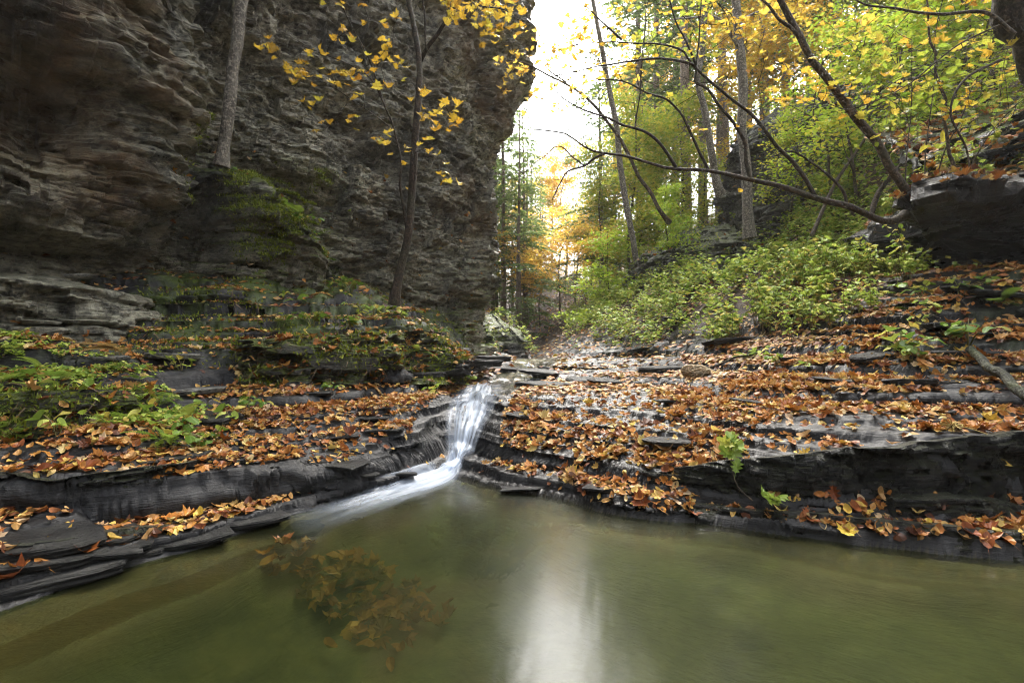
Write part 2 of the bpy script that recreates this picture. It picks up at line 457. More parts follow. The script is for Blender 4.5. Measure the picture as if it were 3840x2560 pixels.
# ------------------------------------------------------------------ cliffs: a wall swept along a ground line, broken into beds
def catmull(P, n, dens=None):
    P = np.asarray(P, float)
    L = np.concatenate([[0], np.cumsum(np.linalg.norm(np.diff(P, axis=0), axis=1))])
    Q = np.concatenate([[2 * P[0] - P[1]], P, [2 * P[-1] - P[-2]]])
    s = np.linspace(0, L[-1], n)
    if dens is not None:
        a, b, frac = dens; k1 = int(n * (1 - frac) * .5)
        s = np.concatenate([np.linspace(0, a * L[-1], k1, endpoint=False), np.linspace(a * L[-1], b * L[-1], n - 2 * k1, endpoint=False), np.linspace(b * L[-1], L[-1], k1)])
    i = np.clip(np.searchsorted(L, s, 'right') - 1, 0, len(P) - 2)
    t = ((s - L[i]) / (L[i + 1] - L[i]))[:, None]
    p0, p1, p2, p3 = Q[i], Q[i + 1], Q[i + 2], Q[i + 3]
    return .5 * (2 * p1 + (p2 - p0) * t + (2 * p0 - 5 * p1 + 4 * p2 - p3) * t ** 2 + (3 * p1 - p0 - 3 * p2 + p3) * t ** 3), s

def _layers(z, thick_lo, thick_hi, seed, z0=-3.):
    lv = np.cumsum(np.random.default_rng(seed).uniform(thick_lo, thick_hi, int(40 / thick_lo))) + z0
    i = np.clip(np.searchsorted(lv, z) - 1, 0, len(lv) - 2)
    return i, (z - lv[i]) / (lv[i + 1] - lv[i])

def strata(s, z, amp=1., tilt=0., seed=3, lump=1.):
    zz = z + tilt * s + .07 * vn(s * .8, z * .6 + seed) + .025 * vn(s * 3.1, z * 2.4)
    i, t = _layers(zz, .16, .5, seed)
    blk = np.floor(s * 1.7 + i * 5.37 + .5 * vn(s * .7, i * 3.1))
    o = .22 * (_h(blk, i, i * 0 + seed) - .5) + .16 * vn(s * .9 + i * 17.3, i * 1.7)
    j, t2 = _layers(zz, .03, .11, seed + 9)
    cell = np.floor(s * (3.2 + 3.5 * _h(j, j * 0, j * 0 + seed)) + j * 7.31)
    o = o + .12 * (_h(cell, j, j * 0 + seed + 1) - .5) + .05 * vn(s * 2.6 + j * 3.7, j * 2.1)
    k, t3 = _layers(zz, .012, .04, seed + 21)
    cell = np.floor(s * 9 + k * 3.9 + 1.5 * vn(s * 2, z * 2))
    o = o + .030 * (_h(cell, k, k * 0 + seed + 2) - .5) * lump
    o = o - .05 * (1 - sstep(0, .25, t)) - .018 * (1 - sstep(0, .3, t2))        # recessed partings between beds
    return amp * (o + .26 * fbm(s * .8, z * 1.1, o=3) + .085 * lump * fbm(s * 3.2, z * 4.2, o=3) + .05 * lump * fbm(s * 9, z * 12, o=2))

def wall(name, path, zs, ns, offset, mat, seed=3, zb=None, amp=1., tilt=0., mossf=None, ochref=None, wetf=None, lump=1., sm=25, dens=None):
    P, s = catmull(path, ns, dens)
    T = np.gradient(P, axis=0) ; T /= np.linalg.norm(T, axis=1, keepdims=True)
    N = np.stack([T[:, 1], -T[:, 0]], -1)
    k = np.ones(sm) / sm
    N = np.stack([np.convolve(np.pad(N[:, i], (sm // 2, sm // 2), 'edge'), k, 'valid') for i in (0, 1)], -1)
    N /= np.linalg.norm(N, axis=1, keepdims=True)
    S, Z = np.meshgrid(s, zs, indexing='ij')
    X0 = np.repeat(P[:, 0][:, None], len(zs), 1); Y0 = np.repeat(P[:, 1][:, None], len(zs), 1)
    o, zlift = offset(S, Z, X0, Y0)
    o = o + strata(S, Z, amp, tilt, seed, lump)
    V = np.stack([X0 + N[:, 0][:, None] * o, Y0 + N[:, 1][:, None] * o, Z + zlift], -1)
    me = np_mesh(name, V.reshape(-1, 3), grid_faces(*S.shape), mat, smooth=False)
    attr(me, 'moss', np.clip(mossf(S, Z, V), 0, 1) if mossf else S * 0)
    attr(me, 'ochre', np.clip(ochref(S, Z, V), 0, 1) if ochref else S * 0)
    attr(me, 'wet', np.clip(wetf(S, Z, V), 0, 1) if wetf else S * 0 + .5)
    return me, V

M_CLIFF = rock_material('shale_cliff', 2.3, ochre=.95, wet=.55, moss_amt=.95, tint=(1.0, .975, .87))
CPATH = [(-11, -1.5), (-8, 1.0), (-6.0, 2.6), (-4.95, 3.7), (-4.12, 4.5), (-3.86, 4.92), (-3.80, 5.28), (-4.0, 5.7), (-4.1, 6.15), (-3.6, 6.75), (-2.6, 7.6), (-1.7, 8.55), (-.92, 9.4), (-.62, 9.95), (-.75, 10.6), (-1.5, 11.6), (-3.5, 13.2), (-9, 17)]
CP_fine, CP_s = catmull(CPATH, 2000)
def s_at(x, y): return CP_s[np.argmin((CP_fine[:, 0] - x) ** 2 + (CP_fine[:, 1] - y) ** 2)]
S_CORNER, S_REC, S_END = s_at(-3.80, 5.28), s_at(-4.1, 6.15), s_at(-.62, 9.95)
S_MOSS = s_at(-3.4, 6.85)
def cliff_off(S, Z, X, Y):
    wb = 1 - sstep(S_CORNER - .1, S_CORNER + .7, S)                 # the near buttress
    prof_b = np.interp(Z, [.2, 1.15, 1.5, 1.62, 1.85, 2.0, 2.35, 3.2, 4.2, 5.2, 6.5, 14], [.30, .28, .2, -.45, -.6, .08, .36, .50, .62, .80, .92, 1.05])
    dark = np.exp(-((S - (S_CORNER - 1.0)) / .45) ** 2 - ((Z - 3.05) / .45) ** 2)   # hollow in the buttress
    rid = .10 * np.sin(Z * 2.3 + S * 1.9 + 1.2) * sstep(2.1, 2.6, Z)
    prof_w = np.interp(Z, [.2, 1.2, 2.2, 4, 6, 8, 14], [.0, .0, .05, .18, .42, .62, .8])
    endw = sstep(S_END - 2.2, S_END - .3, S)
    prof_w = prof_w + endw * np.interp(Z, [1, 1.9, 2.3, 5, 6.2, 7.4, 9], [.1, -.12, .0, .0, .18, .35, .4])
    ztop = np.interp(S, [S_MOSS - .8, S_MOSS - .3, S_MOSS + .35, S_MOSS + 1.0], [3.25, 3.2, 2.65, 2.05])
    mo = np.exp(-((S - S_MOSS - .05) / .75) ** 4) * (1 - sstep(ztop - .40, ztop + .25, Z)) * (.80 + .30 * sstep(1.4, 2.3, Z))
    o = wb * (prof_b + rid - .75 * dark) + (1 - wb) * (prof_w + mo)
    return o, 0 * S
zs = np.concatenate([np.linspace(.3, 1.0, 20)[:-1], np.linspace(1.0, 5.2, 235)[:-1], np.linspace(5.2, 8.6, 130)[:-1], np.linspace(8.6, 15, 50)])
def cmoss(S, Z, V):
    d = np.exp(-((S - S_MOSS - .1) / .95) ** 4) * sstep(1.6, 2.3, Z) * (1 - sstep(3.3, 3.7, Z))
    return d * 1.2 + .75 * sstep(2.6, 1.4, Z) * sstep(S_CORNER, S_CORNER + 1, S) + .7 * sstep(S_END - 1.2, S_END, S) * sstep(3.6, 1.6, Z) + .16
def cochre(S, Z, V):
    return np.exp(-((S - S_CORNER + .55) / .9) ** 2) * sstep(1.9, 2.6, Z) + .95 * sstep(S_END - 1.9, S_END - .8, S) * sstep(2.6, 4.0, Z) + .25
def cwet(S, Z, V): return .5 + .5 * vn(S * .6, Z * .6) + .35 * np.exp(-((S - S_REC) / .8) ** 2)
sa = np.linspace(0, 1, 10)
me, CLIFF_V = wall('cliff', CPATH, zs, 1000, cliff_off, M_CLIFF, seed=3, amp=1.0, tilt=.10, dens=(.18, .72, .92), sm=41, mossf=cmoss, ochref=cochre, wetf=cwet)
CLIFF = tagit(obj('cliff', me), 'tall overhanging cliff of dark layered shale beside the pool', 'cliff', kind='structure')

# ---- bedded faces of the ledges (the risers between the treads of the stepped bed)
M_RISER = rock_material('ledge_face', .15, wet=.75, moss_amt=.35)
M_RISERM = rock_material('mossy_ledge_face', .6, wet=.4, moss_amt=.9, moss_lo=.5)
def riser(k, px0, px1, mat, rgh=.05, proud=.035, amp=.42, nz=46, seed=31, zb=0., zt=.004, moss=.3):
    q = np.arange(px0, px1, 6.0)
    d = np.stack([np.interp(q, PX, PD[:, j]) for j in (k, k + 1)]); zz = np.stack([np.interp(q, PX, PZ[:, j]) for j in (k, k + 1)])
    uu = (q - 512) / F
    yy = d[1].copy()
    for _ in range(4):
        xx = uu * yy
        yy = d[1] - (.045 * fbm(xx * 2.0, yy * 2.0, o=2) + .05 * vn(xx * .9 + 5, yy * .9))
    P, s = catmull(np.stack([uu * yy, yy], -1), max(120, int((px1 - px0) * 1.3)))
    ns = len(P)
    T = np.gradient(P, axis=0); T /= np.linalg.norm(T, axis=1, keepdims=True)
    N = np.stack([T[:, 1], -T[:, 0]], -1)
    N = np.stack([np.convolve(np.pad(N[:, i], (15, 15), 'edge'), np.ones(31) / 31, 'valid') for i in (0, 1)], -1)
    N /= np.linalg.norm(N, axis=1, keepdims=True)
    f = np.linspace(0, 1, ns); g = np.linspace(0, 1, len(q))
    z0, z1 = np.interp(f, g, zz[0]) - .05 + zb, np.interp(f, g, zz[1]) + zt
    t = np.concatenate([np.linspace(0, 1, nz), [1.0, 1.0]])
    S, TT = np.meshgrid(s, t, indexing='ij')
    Z = z0[:, None] + (z1 - z0)[:, None] * TT
    o = proud + (d[1] - d[0]).mean() * (1 - TT) * .7 + strata(S * 2.1, Z * 2.1, amp * .62, .02, seed)
    o = o + amp * .22 * fbm(S * 1.3 + seed, Z * 1.5, o=3)
    o = np.minimum(o, proud + .16 + .1 * amp)
    rg = rgh * fbm(S[:, :1] * 2.2 + seed, S[:, :1] * 0 + seed, o=3) * min(1., (z1 - z0).mean() * 3)
    Z = Z + rg * TT ** 2
    o[:, -2] = o[:, -3] - .06; o[:, -1] = o[:, -3] - .16
    Z[:, -2] -= .006; Z[:, -1] -= .05
    ends = np.minimum(sstep(0, .25, S), sstep(0, .25, s[-1] - S))
    o = o * ends - .10 * (1 - ends)
    V = np.stack([P[:, 0][:, None] + N[:, 0][:, None] * o, P[:, 1][:, None] + N[:, 1][:, None] * o, Z], -1)
    me = np_mesh('rock_face', V.reshape(-1, 3), grid_faces(*S.shape), mat, smooth=False)
    attr(me, 'moss', S * 0 + moss); attr(me, 'ochre', S * 0); attr(me, 'wet', S * 0 + .6)
    obj('rock_face', me, GROUND)
    return V
riser(2, 610, 1179, M_RISER, rgh=.015, seed=31)
riser(0, 620, 1179, M_RISER, proud=.02, amp=.22, nz=20, seed=32, zb=.03)
riser(2, -178, 352, M_RISER, proud=.03, amp=.6, nz=34, seed=33)
riser(0, -100, 290, M_RISER, proud=.02, amp=.25, nz=20, seed=34, zb=.03)
FB_V = riser(5, -178, 165, M_RISERM, proud=.03, amp=.55, nz=30, seed=35, moss=.8)
MW_V = riser(6, 225, 452, M_RISERM, proud=.10, amp=1.35, nz=46, seed=36, zt=.03, moss=.95)

# ---- undercut ledge and rock outcrops on the other bank
M_LEDGE = rock_material('undercut_ledge_rock', .17, ochre=.2, wet=.6, moss_amt=.8)
LP = [(4.3, 6.2), (3.72, 5.2), (3.55, 4.78), (3.78, 4.5), (4.5, 4.3), (5.6, 3.9), (7.5, 3.0), (10, 1.0)]
def ledge_sec(path, ns, secd, secz, mat, name, amp=.55, seed=4, rise=0., nz=90):
    P, s = catmull(path, ns)
    T = np.gradient(P, axis=0); T /= np.linalg.norm(T, axis=1, keepdims=True)
    N = np.stack([-T[:, 1], T[:, 0]], -1) * -1
    N = np.stack([np.convolve(np.pad(N[:, i], (10, 10), 'edge'), np.ones(21) / 21, 'valid') for i in (0, 1)], -1)
    N /= np.linalg.norm(N, axis=1, keepdims=True)
    t = np.linspace(0, 1, nz)
    L = np.concatenate([[0], np.cumsum(np.hypot(np.diff(secd), np.diff(secz)))]); L /= L[-1]
    od, oz = np.interp(t, L, secd), np.interp(t, L, secz)
    S, TT = np.meshgrid(s, t, indexing='ij')
    OD = np.repeat(od[None], ns, 0); OZ = np.repeat(oz[None], ns, 0) + rise * S
    o = OD + strata(S, OZ, amp, 0, seed) * sstep(0, .15, TT)
    OZ = OZ + .05 * fbm(S * 1.6, OD * 1.6, o=3) + .12 * vn(S * .5, S * 0 + seed)
    V = np.stack([P[:, 0][:, None] + N[:, 0][:, None] * o, P[:, 1][:, None] + N[:, 1][:, None] * o, OZ], -1)
    me = np_mesh(name, V.reshape(-1, 3), grid_faces(ns, nz), mat, smooth=False)
    attr(me, 'moss', sstep(.0, .1, TT) * (1 - sstep(.35, .5, TT)) * .9); attr(me, 'ochre', S * 0 + .3); attr(me, 'wet', S * 0 + .7)
    return me, V
# which side is outward: towards the stream and the photographer
me, LEDGE_V = ledge_sec(LP, 330, [-2.4, -1.3, -.45, -.05, .05, .0, -.3, -.9, -1.5, -1.5, -1.3], [3.9, 3.1, 2.62, 2.46, 2.36, 2.24, 2.16, 2.06, 1.9, 1.6, 1.2], M_LEDGE, 'undercut_ledge', amp=1.25)
print('LEDGE sample', LEDGE_V[120, 40], LEDGE_V[120, 80])
tagit(obj('undercut_ledge', me), 'black undercut rock ledge capped with leaves and roots', 'rock ledge', kind='structure')
M_OUT = rock_material('outcrop_rock', .75, ochre=.3, wet=.6, moss_amt=.7)
OUT1 = [(10.5, 6.6), (8.4, 8.1), (6.9, 9.0), (5.9, 9.9), (5.2, 10.8), (5.1, 11.6), (5.6, 12.9)]
def out_off(S, Z, X, Y):
    return np.interp(Z, [1.5, 3.6, 4.6, 5.4, 6.0, 7.0], [.3, .25, .15, .05, -.35, -1.6]) + 0 * S, S * 0
me, OUT_V = wall('rock_outcrop', OUT1[::-1], np.linspace(1.8, 6.6, 170), 300, lambda S, Z, X, Y: (out_off(S, Z, X, Y)[0], 0 * S), M_OUT, seed=7, amp=.9, mossf=lambda S, Z, V: S * 0 + .5, ochref=lambda S, Z, V: S * 0 + .4)
tagit(obj('rock_outcrop', me), 'wet grey layered outcrop above the green slope', 'rock outcrop', kind='structure')
OUT2 = [(3.1, 13.2), (2.9, 12.0), (3.2, 11.0), (3.9, 10.4), (5.0, 10.0)]
me, OUT2_V = wall('rock_outcrop', OUT2, np.linspace(1.0, 3.8, 90), 150, lambda S, Z, X, Y: (np.interp(Z, [1, 2.0, 2.7, 3.1, 3.8], [.1, .0, .25, .0, -1.2]) + 0 * S, 0 * S), M_OUT, seed=9, amp=.8, mossf=lambda S, Z, V: S * 0 + .7, ochref=lambda S, Z, V: S * 0)
tagit(obj('rock_outcrop', me), 'low mossy outcrop jutting from the slope below the leaning trunk', 'rock outcrop', kind='structure')
OUT3 = [(-1.6, 10.2), (-.5, 10.0), (.05, 10.15), (.25, 10.6), (.3, 11.5), (.1, 13)]
me, OUT3_V = wall('rock_outcrop', OUT3, np.linspace(.5, 1.75, 60), 120, lambda S, Z, X, Y: (np.interp(Z, [.5, .8, 1.1, 1.4, 1.75], [.1, .1, .0, -.22, -.7]) + 0 * S, 0 * S), M_LEDGE, seed=12, amp=.3, mossf=lambda S, Z, V: sstep(1.0, 1.3, Z) * 1.0, ochref=lambda S, Z, V: S * 0)
tagit(obj('rock_outcrop', me), 'dark sloping rock at the foot of the cliff where the stream bends', 'rock outcrop', kind='structure')

# ------------------------------------------------------------------ water
def water_material():
    m, nt, out = new_mat('pool_water'); nb = NB(nt)
    c = nb.coord((1, .55, 1))
    h = nb.noise(c, 1.6, 4, .55, .6)
    bmp = nb.bump(h, .14, .06)
    fr = nb.n('ShaderNodeFresnel'); fr.inputs['IOR'].default_value = 1.33; nb.l(bmp, fr.inputs['Normal'])
    gl = nb.n('ShaderNodeBsdfGlossy'); gl.inputs['Roughness'].default_value = .17; nb.l(bmp, gl.inputs['Normal'])
    tr = nb.n('ShaderNodeBsdfTransparent'); tr.inputs[0].default_value = (.68, .74, .46, 1)
    df = nb.n('ShaderNodeBsdfDiffuse'); nb.l(nb.ramp(nb.noise(nb.coord(), 1.1, 4, .6, .8), [(.32, (.004, .006, .002)), (.5, (.013, .016, .004)), (.68, (.019, .015, .006))]), df.inputs[0])
    mu = nb.n('ShaderNodeMixShader'); nb.l(nb.math('MULTIPLY', nb.sc(nb.noise(nb.coord(), .9, 4, .6, .5), .35, .65, .5, .74), nb.attr('murk')), mu.inputs[0]); nb.l(tr.outputs[0], mu.inputs[1]); nb.l(df.outputs[0], mu.inputs[2])
    mx = nb.n('ShaderNodeMixShader'); nb.l(fr.outputs[0], mx.inputs[0]); nb.l(mu.outputs[0], mx.inputs[1]); nb.l(gl.outputs[0], mx.inputs[2])
    nb.l(mx.outputs[0], out.inputs[0])
    return m
wx, wy = np.meshgrid(np.concatenate([np.linspace(-14, -4, 20)[:-1], np.linspace(-4, 4, 160)[:-1], np.linspace(4, 14, 20)]), np.concatenate([np.linspace(-30, 0, 20)[:-1], np.linspace(0, 4.15, 120)]), indexing='xy')
me = np_mesh('pool_water', np.stack([wx, wy, wx * 0], -1).reshape(-1, 3), grid_faces(*wx.shape), water_material())
attr(me, 'murk', .12 + .88 * (1 - np.exp(np.minimum(terr(wx, wy, rough=False), 0) / .16)))
tagit(obj('pool_water', me), 'still olive green water of the pool below the waterfall', 'water', kind='structure')

def flow_material(name, dens, smin=.12, col=(.68, .77, .90)):
    """silky running water: pale streaks drawn out along the flow (u across, v along)"""
    m, nt, out = new_mat(name); nb = NB(nt)
    uv = nb.n('ShaderNodeUVMap').outputs[0]
    mp = nb.n('ShaderNodeMapping'); mp.inputs['Scale'].default_value = (9, 1.1, 1); nb.l(uv, mp.inputs[0])
    st = nb.noise(mp.outputs[0], 1.6, 5, .55, .3)
    mp2 = nb.n('ShaderNodeMapping'); mp2.inputs['Scale'].default_value = (2.5, .8, 1); nb.l(uv, mp2.inputs[0])
    st2 = nb.noise(mp2.outputs[0], 1.2, 3, .5)
    a = nb.math('MULTIPLY', nb.sc(nb.math('ADD', nb.math('MULTIPLY', st, .6), nb.math('MULTIPLY', st2, .4)), .36, .66, smin, 1.0), nb.attr('body'))
    a = nb.math('MINIMUM', nb.math('MULTIPLY', a, dens), .96)
    d = nb.n('ShaderNodeBsdfPrincipled'); d.inputs['Base Color'].default_value = (*col, 1); d.inputs['Roughness'].default_value = .35
    tl = nb.n('ShaderNodeBsdfTranslucent'); tl.inputs[0].default_value = (*col, 1)
    m1 = nb.n('ShaderNodeMixShader'); m1.inputs[0].default_value = .4; nb.l(d.outputs[0], m1.inputs[1]); nb.l(tl.outputs[0], m1.inputs[2])
    tr = nb.n('ShaderNodeBsdfTransparent')
    m2 = nb.n('ShaderNodeMixShader'); nb.l(a, m2.inputs[0]); nb.l(tr.outputs[0], m2.inputs[1]); nb.l(m1.outputs[0], m2.inputs[2])
    nb.l(m2.outputs[0], out.inputs[0])
    return m

def ribbon(name, L, Rr, body, na, nc, mat, lift, dome, smooth_k=7, zmin=None, edge=1.2):
    """a sheet of water between two bank lines L and Rr (world x,y), lying on the ground"""
    Lp, _ = catmull(L, na); Rp, _ = catmull(Rr, na)
    t = np.linspace(0, 1, nc)
    X = Lp[:, 0][:, None] * (1 - t) + Rp[:, 0][:, None] * t; Y = Lp[:, 1][:, None] * (1 - t) + Rp[:, 1][:, None] * t
    Z = terr(X, Y)
    if zmin is not None: Z = np.maximum(Z, zmin)
    Zp = np.pad(Z, ((smooth_k // 2, smooth_k // 2), (0, 0)), 'edge')
    Z = np.stack([Zp[i:i + na] for i in range(smooth_k)]).max(0) * .35 + np.stack([Zp[i:i + na] for i in range(smooth_k)]).mean(0) * .65
    Z = Z + lift + dome * (1 - (2 * t - 1) ** 2)[None] + .012 * vn(t[None] * 14 + 0 * X, np.linspace(0, 3, na)[:, None] + 0 * X)
    me = np_mesh(name, np.stack([X, Y, Z], -1).reshape(-1, 3), grid_faces(na, nc), mat)
    b = np.interp(np.linspace(0, 1, na), np.linspace(0, 1, len(body)), body)[:, None] * np.clip((1 - np.abs(2 * t - 1)) * edge, 0, 1)[None] ** .8
    attr(me, 'body', b)
    uvl = me.uv_layers.new(name='UVMap')
    li = np.zeros(len(me.loops), np.int32); me.loops.foreach_get('vertex_index', li)
    U = np.repeat(t[None], na, 0).ravel(); Vv = np.repeat(np.linspace(0, 3, na)[:, None], nc, 1).ravel()
    uvl.data.foreach_set('uv', np.stack([U[li], Vv[li]], -1).astype(np.float32).ravel())
    return me
def gp(px, py, z): d = D(py, z); return ((px - 512) / F * d, d)
FL = [gp(458, 386, .57), gp(452, 391, .55), gp(446, 404, .46), gp(446, 425, .33), gp(451, 445, .19), gp(449, 458, .1), gp(438, 470, .02)]
FR = [gp(506, 384, .58), gp(500, 391, .55), gp(492, 405, .46), gp(481, 425, .32), gp(473, 443, .2), gp(466, 457, .1), gp(459, 473, .01)]
me = ribbon('waterfall', FL, FR, [.35, .75, .9, .9, 1.0, 1.3, 1.4, 1.5, 1.5], 90, 40, flow_material('waterfall_water', 1.05), .015, .05, 5)
tagit(obj('waterfall', me), 'small white silky waterfall fanning over the shale steps', 'waterfall', kind='structure')
def wp(px, py): return gp(px, py, .01)
PL = [wp(450, 464), wp(432, 473), wp(400, 482), wp(372, 490), wp(342, 498), wp(312, 506), wp(282, 514)]
PR = [wp(463, 470), wp(455, 479), wp(434, 488), wp(406, 498), wp(374, 509), wp(340, 523), wp(300, 540)]
me = ribbon('foam_plume', PL, PR, [1.4, 1.5, 1.3, 1.0, .65, .36, .15, 0], 80, 36, flow_material('foam', .85, .5), .004, .03, 3, zmin=.002)
me.vertices.foreach_get  # (foam lies on the water)
tagit(obj('foam_plume', me), 'white foam trailing from the waterfall across the pool', 'foam', kind='structure')
# shallow stream above the fall
UL = [(-.55, 5.0), (-.35, 5.9), (-.2, 6.8), (-.05, 7.8), (.0, 9.0), (.1, 10.5), (-.2, 13)]
UR = [(.05, 5.05), (.25, 6.0), (.5, 6.9), (.75, 7.9), (1.0, 9.1), (.95, 10.6), (.5, 13)]
def stream_mat():
    m, nt, out = new_mat('stream_water'); nb = NB(nt)
    h = nb.noise(nb.coord((1, .6, 1)), 7, 4, .6)
    bmp = nb.bump(h, .4, .03)
    gl = nb.n('ShaderNodeBsdfGlossy'); gl.inputs['Roughness'].default_value = .12; nb.l(bmp, gl.inputs['Normal'])
    fr = nb.n('ShaderNodeFresnel'); fr.inputs['IOR'].default_value = 1.33; nb.l(bmp, fr.inputs['Normal'])
    tr = nb.n('ShaderNodeBsdfTransparent'); tr.inputs[0].default_value = (.86, .84, .75, 1)
    mx = nb.n('ShaderNodeMixShader'); nb.l(fr.outputs[0], mx.inputs[0]); nb.l(tr.outputs[0], mx.inputs[1]); nb.l(gl.outputs[0], mx.inputs[2])
    nb.l(mx.outputs[0], out.inputs[0])
    return m
me = ribbon('stream', UL, UR, [1, 1], 160, 24, stream_mat(), .012, .0, 13)
tagit(obj('stream', me), 'shallow stream running over flat shale above the waterfall', 'water', kind='structure')
for k, (px0, px1, yy) in enumerate([(523, 532, 8.9), (505, 552, 6.6), (517, 560, 5.75)]):
    x0, x1 = (px0 - 512) / F * yy, (px1 - 512) / F * yy
    me = ribbon('cascade', [(x0, yy + .12), (x0, yy), (x0 - .02, yy - .16)], [(x1, yy + .12), (x1, yy), (x1 - .02, yy - .16)], [.1, .9, .7, .1], 20, 30, flow_material('cascade_water', .8), .02, .02, 5)
    tagit(obj('cascade', me), ['tiny white cascade at the bend of the stream', 'low riffle of white water beside the stacked slabs', 'thin riffle of water just above the waterfall lip'][k], 'water', kind='structure')

# ------------------------------------------------------------------ leaf shapes (unit length along +Y, lying in XY)
def outline(half):
    h = np.array(half, float)
    return np.concatenate([h, (h[1:-1] * [-1, 1])[::-1]])
MAPLE = outline([(0, 0), (.20, -.10), (.24, .02), (.46, .04), (.40, .18), (.60, .42), (.44, .44), (.30, .50), (.36, .74), (.16, .70), (0, 1)])
BEECH = outline([(0, 0), (.17, .12), (.27, .34), (.28, .52), (.20, .76), (.09, .92), (0, 1)])
OAK = outline([(0, 0), (.06, .12), (.20, .16), (.10, .28), (.34, .38), (.14, .50), (.36, .64), (.14, .72), (.16, .86), (0, 1)])
LANCE = outline([(0, 0), (.14, .18), (.20, .42), (.13, .72), (0, 1)])
def leaf_shape(out, curl=.25, bend=.2, fold=.15, rs=0, stem=True):
    r = np.random.default_rng(rs)
    c = np.array([[0, .42]])
    P = np.concatenate([out - [0, 0], c])
    n = len(out)
    ph = r.uniform(0, 6.28)
    z = fold * np.abs(P[:, 0]) * 1.2 + curl * (P[:, 0] ** 2 * 1.5 + (P[:, 1] - .45) ** 2 * 1.2) - bend * P[:, 1] ** 2 * .5 + .07 * np.sin(P[:, 1] * 7 + ph + P[:, 0] * 5)
    z[-1] -= .03
    V = np.column_stack([P[:, 0], P[:, 1] - .45, z])
    Fc = np.array([[i, (i + 1) % n, n] for i in range(n)])
    if stem:
        V = np.concatenate([V, [[.012, -.45, 0], [-.012, -.45, 0], [.02, -.85, .06 + .1 * r.uniform(-1, 1)]]])
        Fc = np.concatenate([Fc, [[n + 1, n + 2, n + 3]]])
    return V, Fc
SHAPES = {}
for nm, o, c in (('maple', MAPLE, .35), ('beech', BEECH, .5), ('oak', OAK, .3), ('lance', LANCE, .3)):
    SHAPES[nm] = [leaf_shape(o, c * k, b, f, i * 7 + 1, stem=(i % 2 == 0)) for i, (k, b, f) in enumerate([(.6, .1, .05), (1.6, .3, .3), (-1.1, -.1, -.2), (2.4, .5, .1), (.2, .5, .4)])]

def rot_from(nrm, yaw, tilt, tdir):
    """(n,3,3) frames: z along nrm, spun by yaw, then tipped"""
    n = nrm / np.linalg.norm(nrm, axis=1, keepdims=True)
    t = np.stack([np.cos(tdir), np.sin(tdir), 0 * tdir], -1)
    n = n + t * np.tan(tilt)[:, None]; n /= np.linalg.norm(n, axis=1, keepdims=True)
    a = np.stack([np.cos(yaw), np.sin(yaw), 0 * yaw], -1)
    x = a - (a * n).sum(1, keepdims=True) * n; x /= np.linalg.norm(x, axis=1, keepdims=True)
    y = np.cross(n, x)
    return np.stack([x, y, n], -1)

def scatter(shapes, pick, pos, rot, scl):
    """many copies of small shapes joined into one vertex / face array"""
    VV, FF, off = [], [], 0
    for k, (v, f) in enumerate(shapes):
        m = np.nonzero(pick == k)[0]
        if not len(m): continue
        w = np.einsum('nij,vj->nvi', rot[m], v) * scl[m][:, None, None] + pos[m][:, None]
        VV.append(w.reshape(-1, 3)); FF.append((f[None] + (np.arange(len(m)) * len(v))[:, None, None] + off).reshape(-1, f.shape[1])); off += len(m) * len(v)
    return np.concatenate(VV), np.concatenate(FF)

def frame_to_matrix(pos, rot, s):
    m = Matrix.Identity(4)
    for i in range(3):
        for j in range(3): m[i][j] = rot[i][j] * s
        m[i][3] = pos[i]
    return m

def tube(P, r, n=6, cap=True):
    P = np.asarray(P, float); k = len(P)
    r = np.broadcast_to(np.asarray(r, float), (k,))
    T = np.gradient(P, axis=0); T /= np.linalg.norm(T, axis=1, keepdims=True) + 1e-9
    up = np.where(np.abs(T[:, 2:3]) > .9, np.array([[1., 0, 0]]), np.array([[0, 0, 1.]]))
    up = np.repeat(up[:1], k, 0)
    A = np.cross(T, up); A /= np.linalg.norm(A, axis=1, keepdims=True) + 1e-9
    B = np.cross(T, A)
    a = np.linspace(0, 2 * np.pi, n, endpoint=False)
    V = P[:, None] + r[:, None, None] * (np.cos(a)[None, :, None] * A[:, None] + np.sin(a)[None, :, None] * B[:, None])
    i = np.arange(k * n).reshape(k, n)
    Fq = np.stack([i[:-1], np.roll(i[:-1], -1, 1), np.roll(i[1:], -1, 1), i[1:]], -1).reshape(-1, 4)
    return V.reshape(-1, 3), Fq

def join(parts):
    VV, FF, o = [], [], 0
    for v, f in parts:
        VV.append(v); FF.append(f + o); o += len(v)
    return np.concatenate(VV), np.concatenate(FF)

def curve(P, n=24, jit=0., seed=0):
    Q, s = catmull(np.asarray(P, float), n)
    if jit:
        r = np.random.default_rng(seed)
        j = r.normal(0, jit, (max(3, n // 3), 3)); j[0] = j[-1] = 0
        Q = Q + np.stack([np.interp(np.linspace(0, 1, n), np.linspace(0, 1, len(j)), j[:, i]) for i in range(3)], -1)
    return Q
